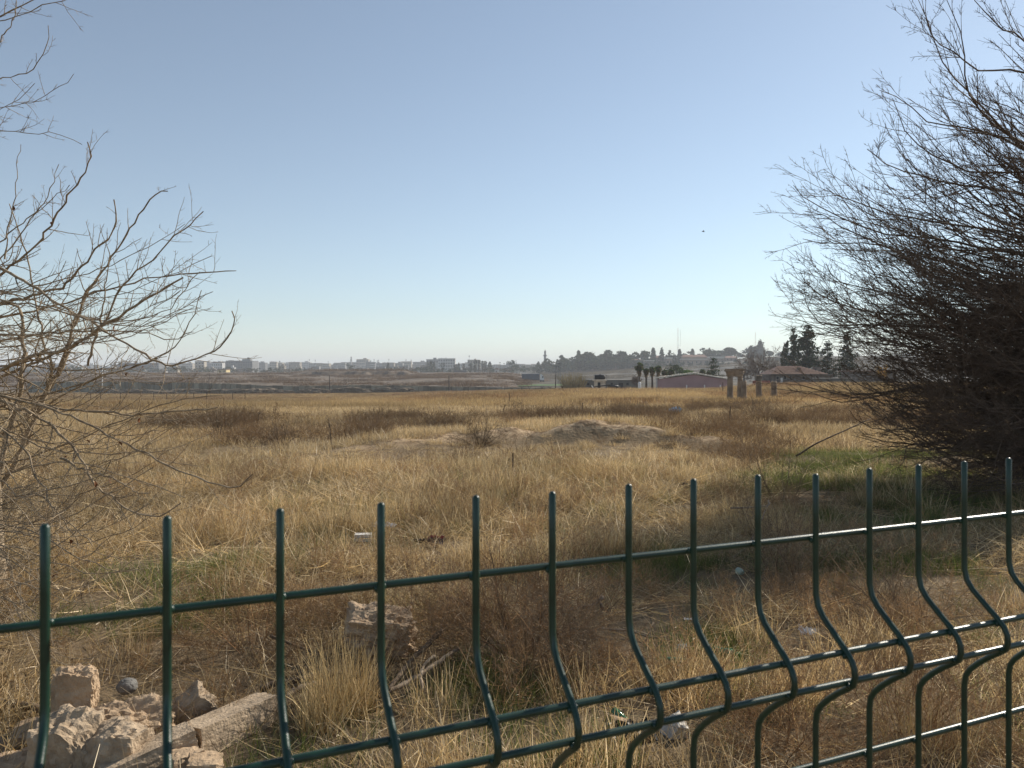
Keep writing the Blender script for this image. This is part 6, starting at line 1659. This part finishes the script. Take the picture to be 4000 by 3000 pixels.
crumple('paper_scrap', 1489, 1338, 5.35, (.075, .045, .012), 8, 'small white paper scrap on the dark hollow', paper)
crumple('plastic_bag', 1745, 1368, 5.0, (.11, .07, .07), 9, 'shiny crumpled bag glinting beyond the folded wires', film)
crumple('plastic_shred', 1474, 1402, 4.75, (.06, .05, .06), 10, 'torn clear cup piece under the white paper', film)
crumple('plastic_bag', 1458, 889, 32, (.5, .3, .3), 11, 'pale blue scrap of bag far out in the golden grass', M('blue_plastic', (.45, .60, .72), (.38, .52, .65), scale=5, rough=.4))
crumple('plastic_bag', 1370, 1577, 3.75, (.12, .08, .04), 12, 'clear scrap near the lower bars of the fence', film)
crumple('plastic_bag', 1715, 1440, 4.55, (.08, .06, .05), 13, 'clear scrap below the shiny crumpled bag', film)
crumple('dark_rag', 1360, 1590, 3.7, (.24, .18, .09), 14, 'black torn sheet in the grass beside the white lump', M('black_sheet', (.03, .03, .032), (.02, .02, .02), scale=5, rough=.4))
stone(1452, 1585, 3.72, (.085, .10, .17), 31, 'white lump of plaster amid the grass below the folded wires', M('white_plaster_lump', (.66, .62, .55), (.50, .46, .40), scale=15, rough=.9, bump=.8, bscale=50, bdist=.01), .4, (R(25), R(20)), sub=3)
stone(1335, 1565, 3.82, (.08, .08, .06), 32, 'small pinkish stone behind the double bars', lime, .3, (0, R(10)), sub=3)
stone(1735, 1255, 6.4, (.12, .1, .09), 33, 'small grey stone where the rail meets the shaded grass', cement, .3, (0, 0), sub=3)
glass_g = bpy.data.materials.new('bottle_plastic'); glass_g.use_nodes = True
_q = glass_g.node_tree.nodes['Principled BSDF']; _q.inputs['Base Color'].default_value = (.62, .80, .66, 1); _q.inputs['Roughness'].default_value = .06; _q.inputs['Alpha'].default_value = .5; _q.inputs['Specular IOR Level'].default_value = .9
glass_d = M('green_bottle_glass', (.03, .16, .06), (.02, .12, .045), rough=.1, spec=.8)
def bottle(x, y, d, L, r, rz, label, m, tilt=0.0):
    e = empty('bottle', at(x, y, d), label, 'bottle', 'bottles lost in the grass', rz); e.rotation_euler = (0, tilt, rz)
    MB().lathe([(r * .8, -L * .5), (r, -L * .46), (r, -L * .1), (r * .93, -L * .06), (r, -L * .02), (r, L * .18), (r * .85, L * .28), (r * .4, L * .4), (r * .38, L * .46)], 14, (0, 0, 0), 'x').build('body', m, e, smooth=True)
    MB().lathe([(r * .44, L * .46), (r * .44, L * .5)], 10, (0, 0, 0), 'x').build('cap', white_m if m is glass_g else m, e)
bottle(1602, 1238, 6.55, .20, .032, 1.0, 'clear greenish plastic bottle catching the sun above the top rail', glass_g, .4)
bottle(1570, 1410, 4.65, .16, .028, -.4, 'dark green bottle in the grass below the clear one', glass_d)
bottle(1465, 1430, 4.5, .14, .025, -.2, 'dull green bottle half sunk between two folded wires', glass_d)
bottle(1345, 1553, 3.85, .13, .022, -.6, 'small green bottle near the pinkish stone', glass_d, .5)
stone(275, 1482, 4.05, (.075, .07, .06), 34, 'round grey plastic tub shape lying in straw behind the rubble', M('grey_tub', (.22, .21, .19), (.15, .14, .125), scale=20, rough=.7), .3, (0, 0), rough=.10, sub=3, box=False)
bird_m = M('bird_feather', (.05, .045, .045), (.03, .03, .03), scale=20)
bird = empty('bird', at(1519, 500, 60), 'small dark bird gliding alone in the clear sky', 'bird')
MB().lathe([(.004, -.10), (.03, -.05), (.04, 0), (.03, .06), (.022, .09), (.004, .13)], 10, (0, 0, 0), 'x').build('body', bird_m, bird, smooth=True)
for s in (-1, 1):
    b = MB(); b.add([(.05, 0, .01), (-.05, 0, .01), (-.03, s * .12, .06), (.05, s * .12, .065), (-.03, s * .24, .03), (.0, s * .24, .032)], [(0, 1, 2, 3), (3, 2, 4, 5)]); b.build('wing', bird_m, bird)
b = MB(); b.add([(-.08, -.015, 0), (-.08, .015, 0), (-.16, .03, .002), (-.16, -.03, .002)], [(0, 1, 2, 3)]); b.build('tail', bird_m, bird)

# ------------------------------------------------------------------ haze: one closed box of even air round everything
hb = MB().box(-7200, 7200, -7200, 7200, -30, 95)
haze_m = bpy.data.materials.new('haze_air'); haze_m.use_nodes = True
nt = haze_m.node_tree; nt.nodes.remove(nt.nodes['Principled BSDF'])
pv = nt.nodes.new('ShaderNodeVolumePrincipled'); pv.inputs['Color'].default_value = (.84, .88, .94, 1); pv.inputs['Density'].default_value = .00028; pv.inputs['Anisotropy'].default_value = .05
nt.links.new(pv.outputs[0], nt.nodes['Material Output'].inputs['Volume'])
hz_o = hb.build('haze', haze_m); tag(hz_o, 'thin even haze lying over the whole valley', kind='stuff')
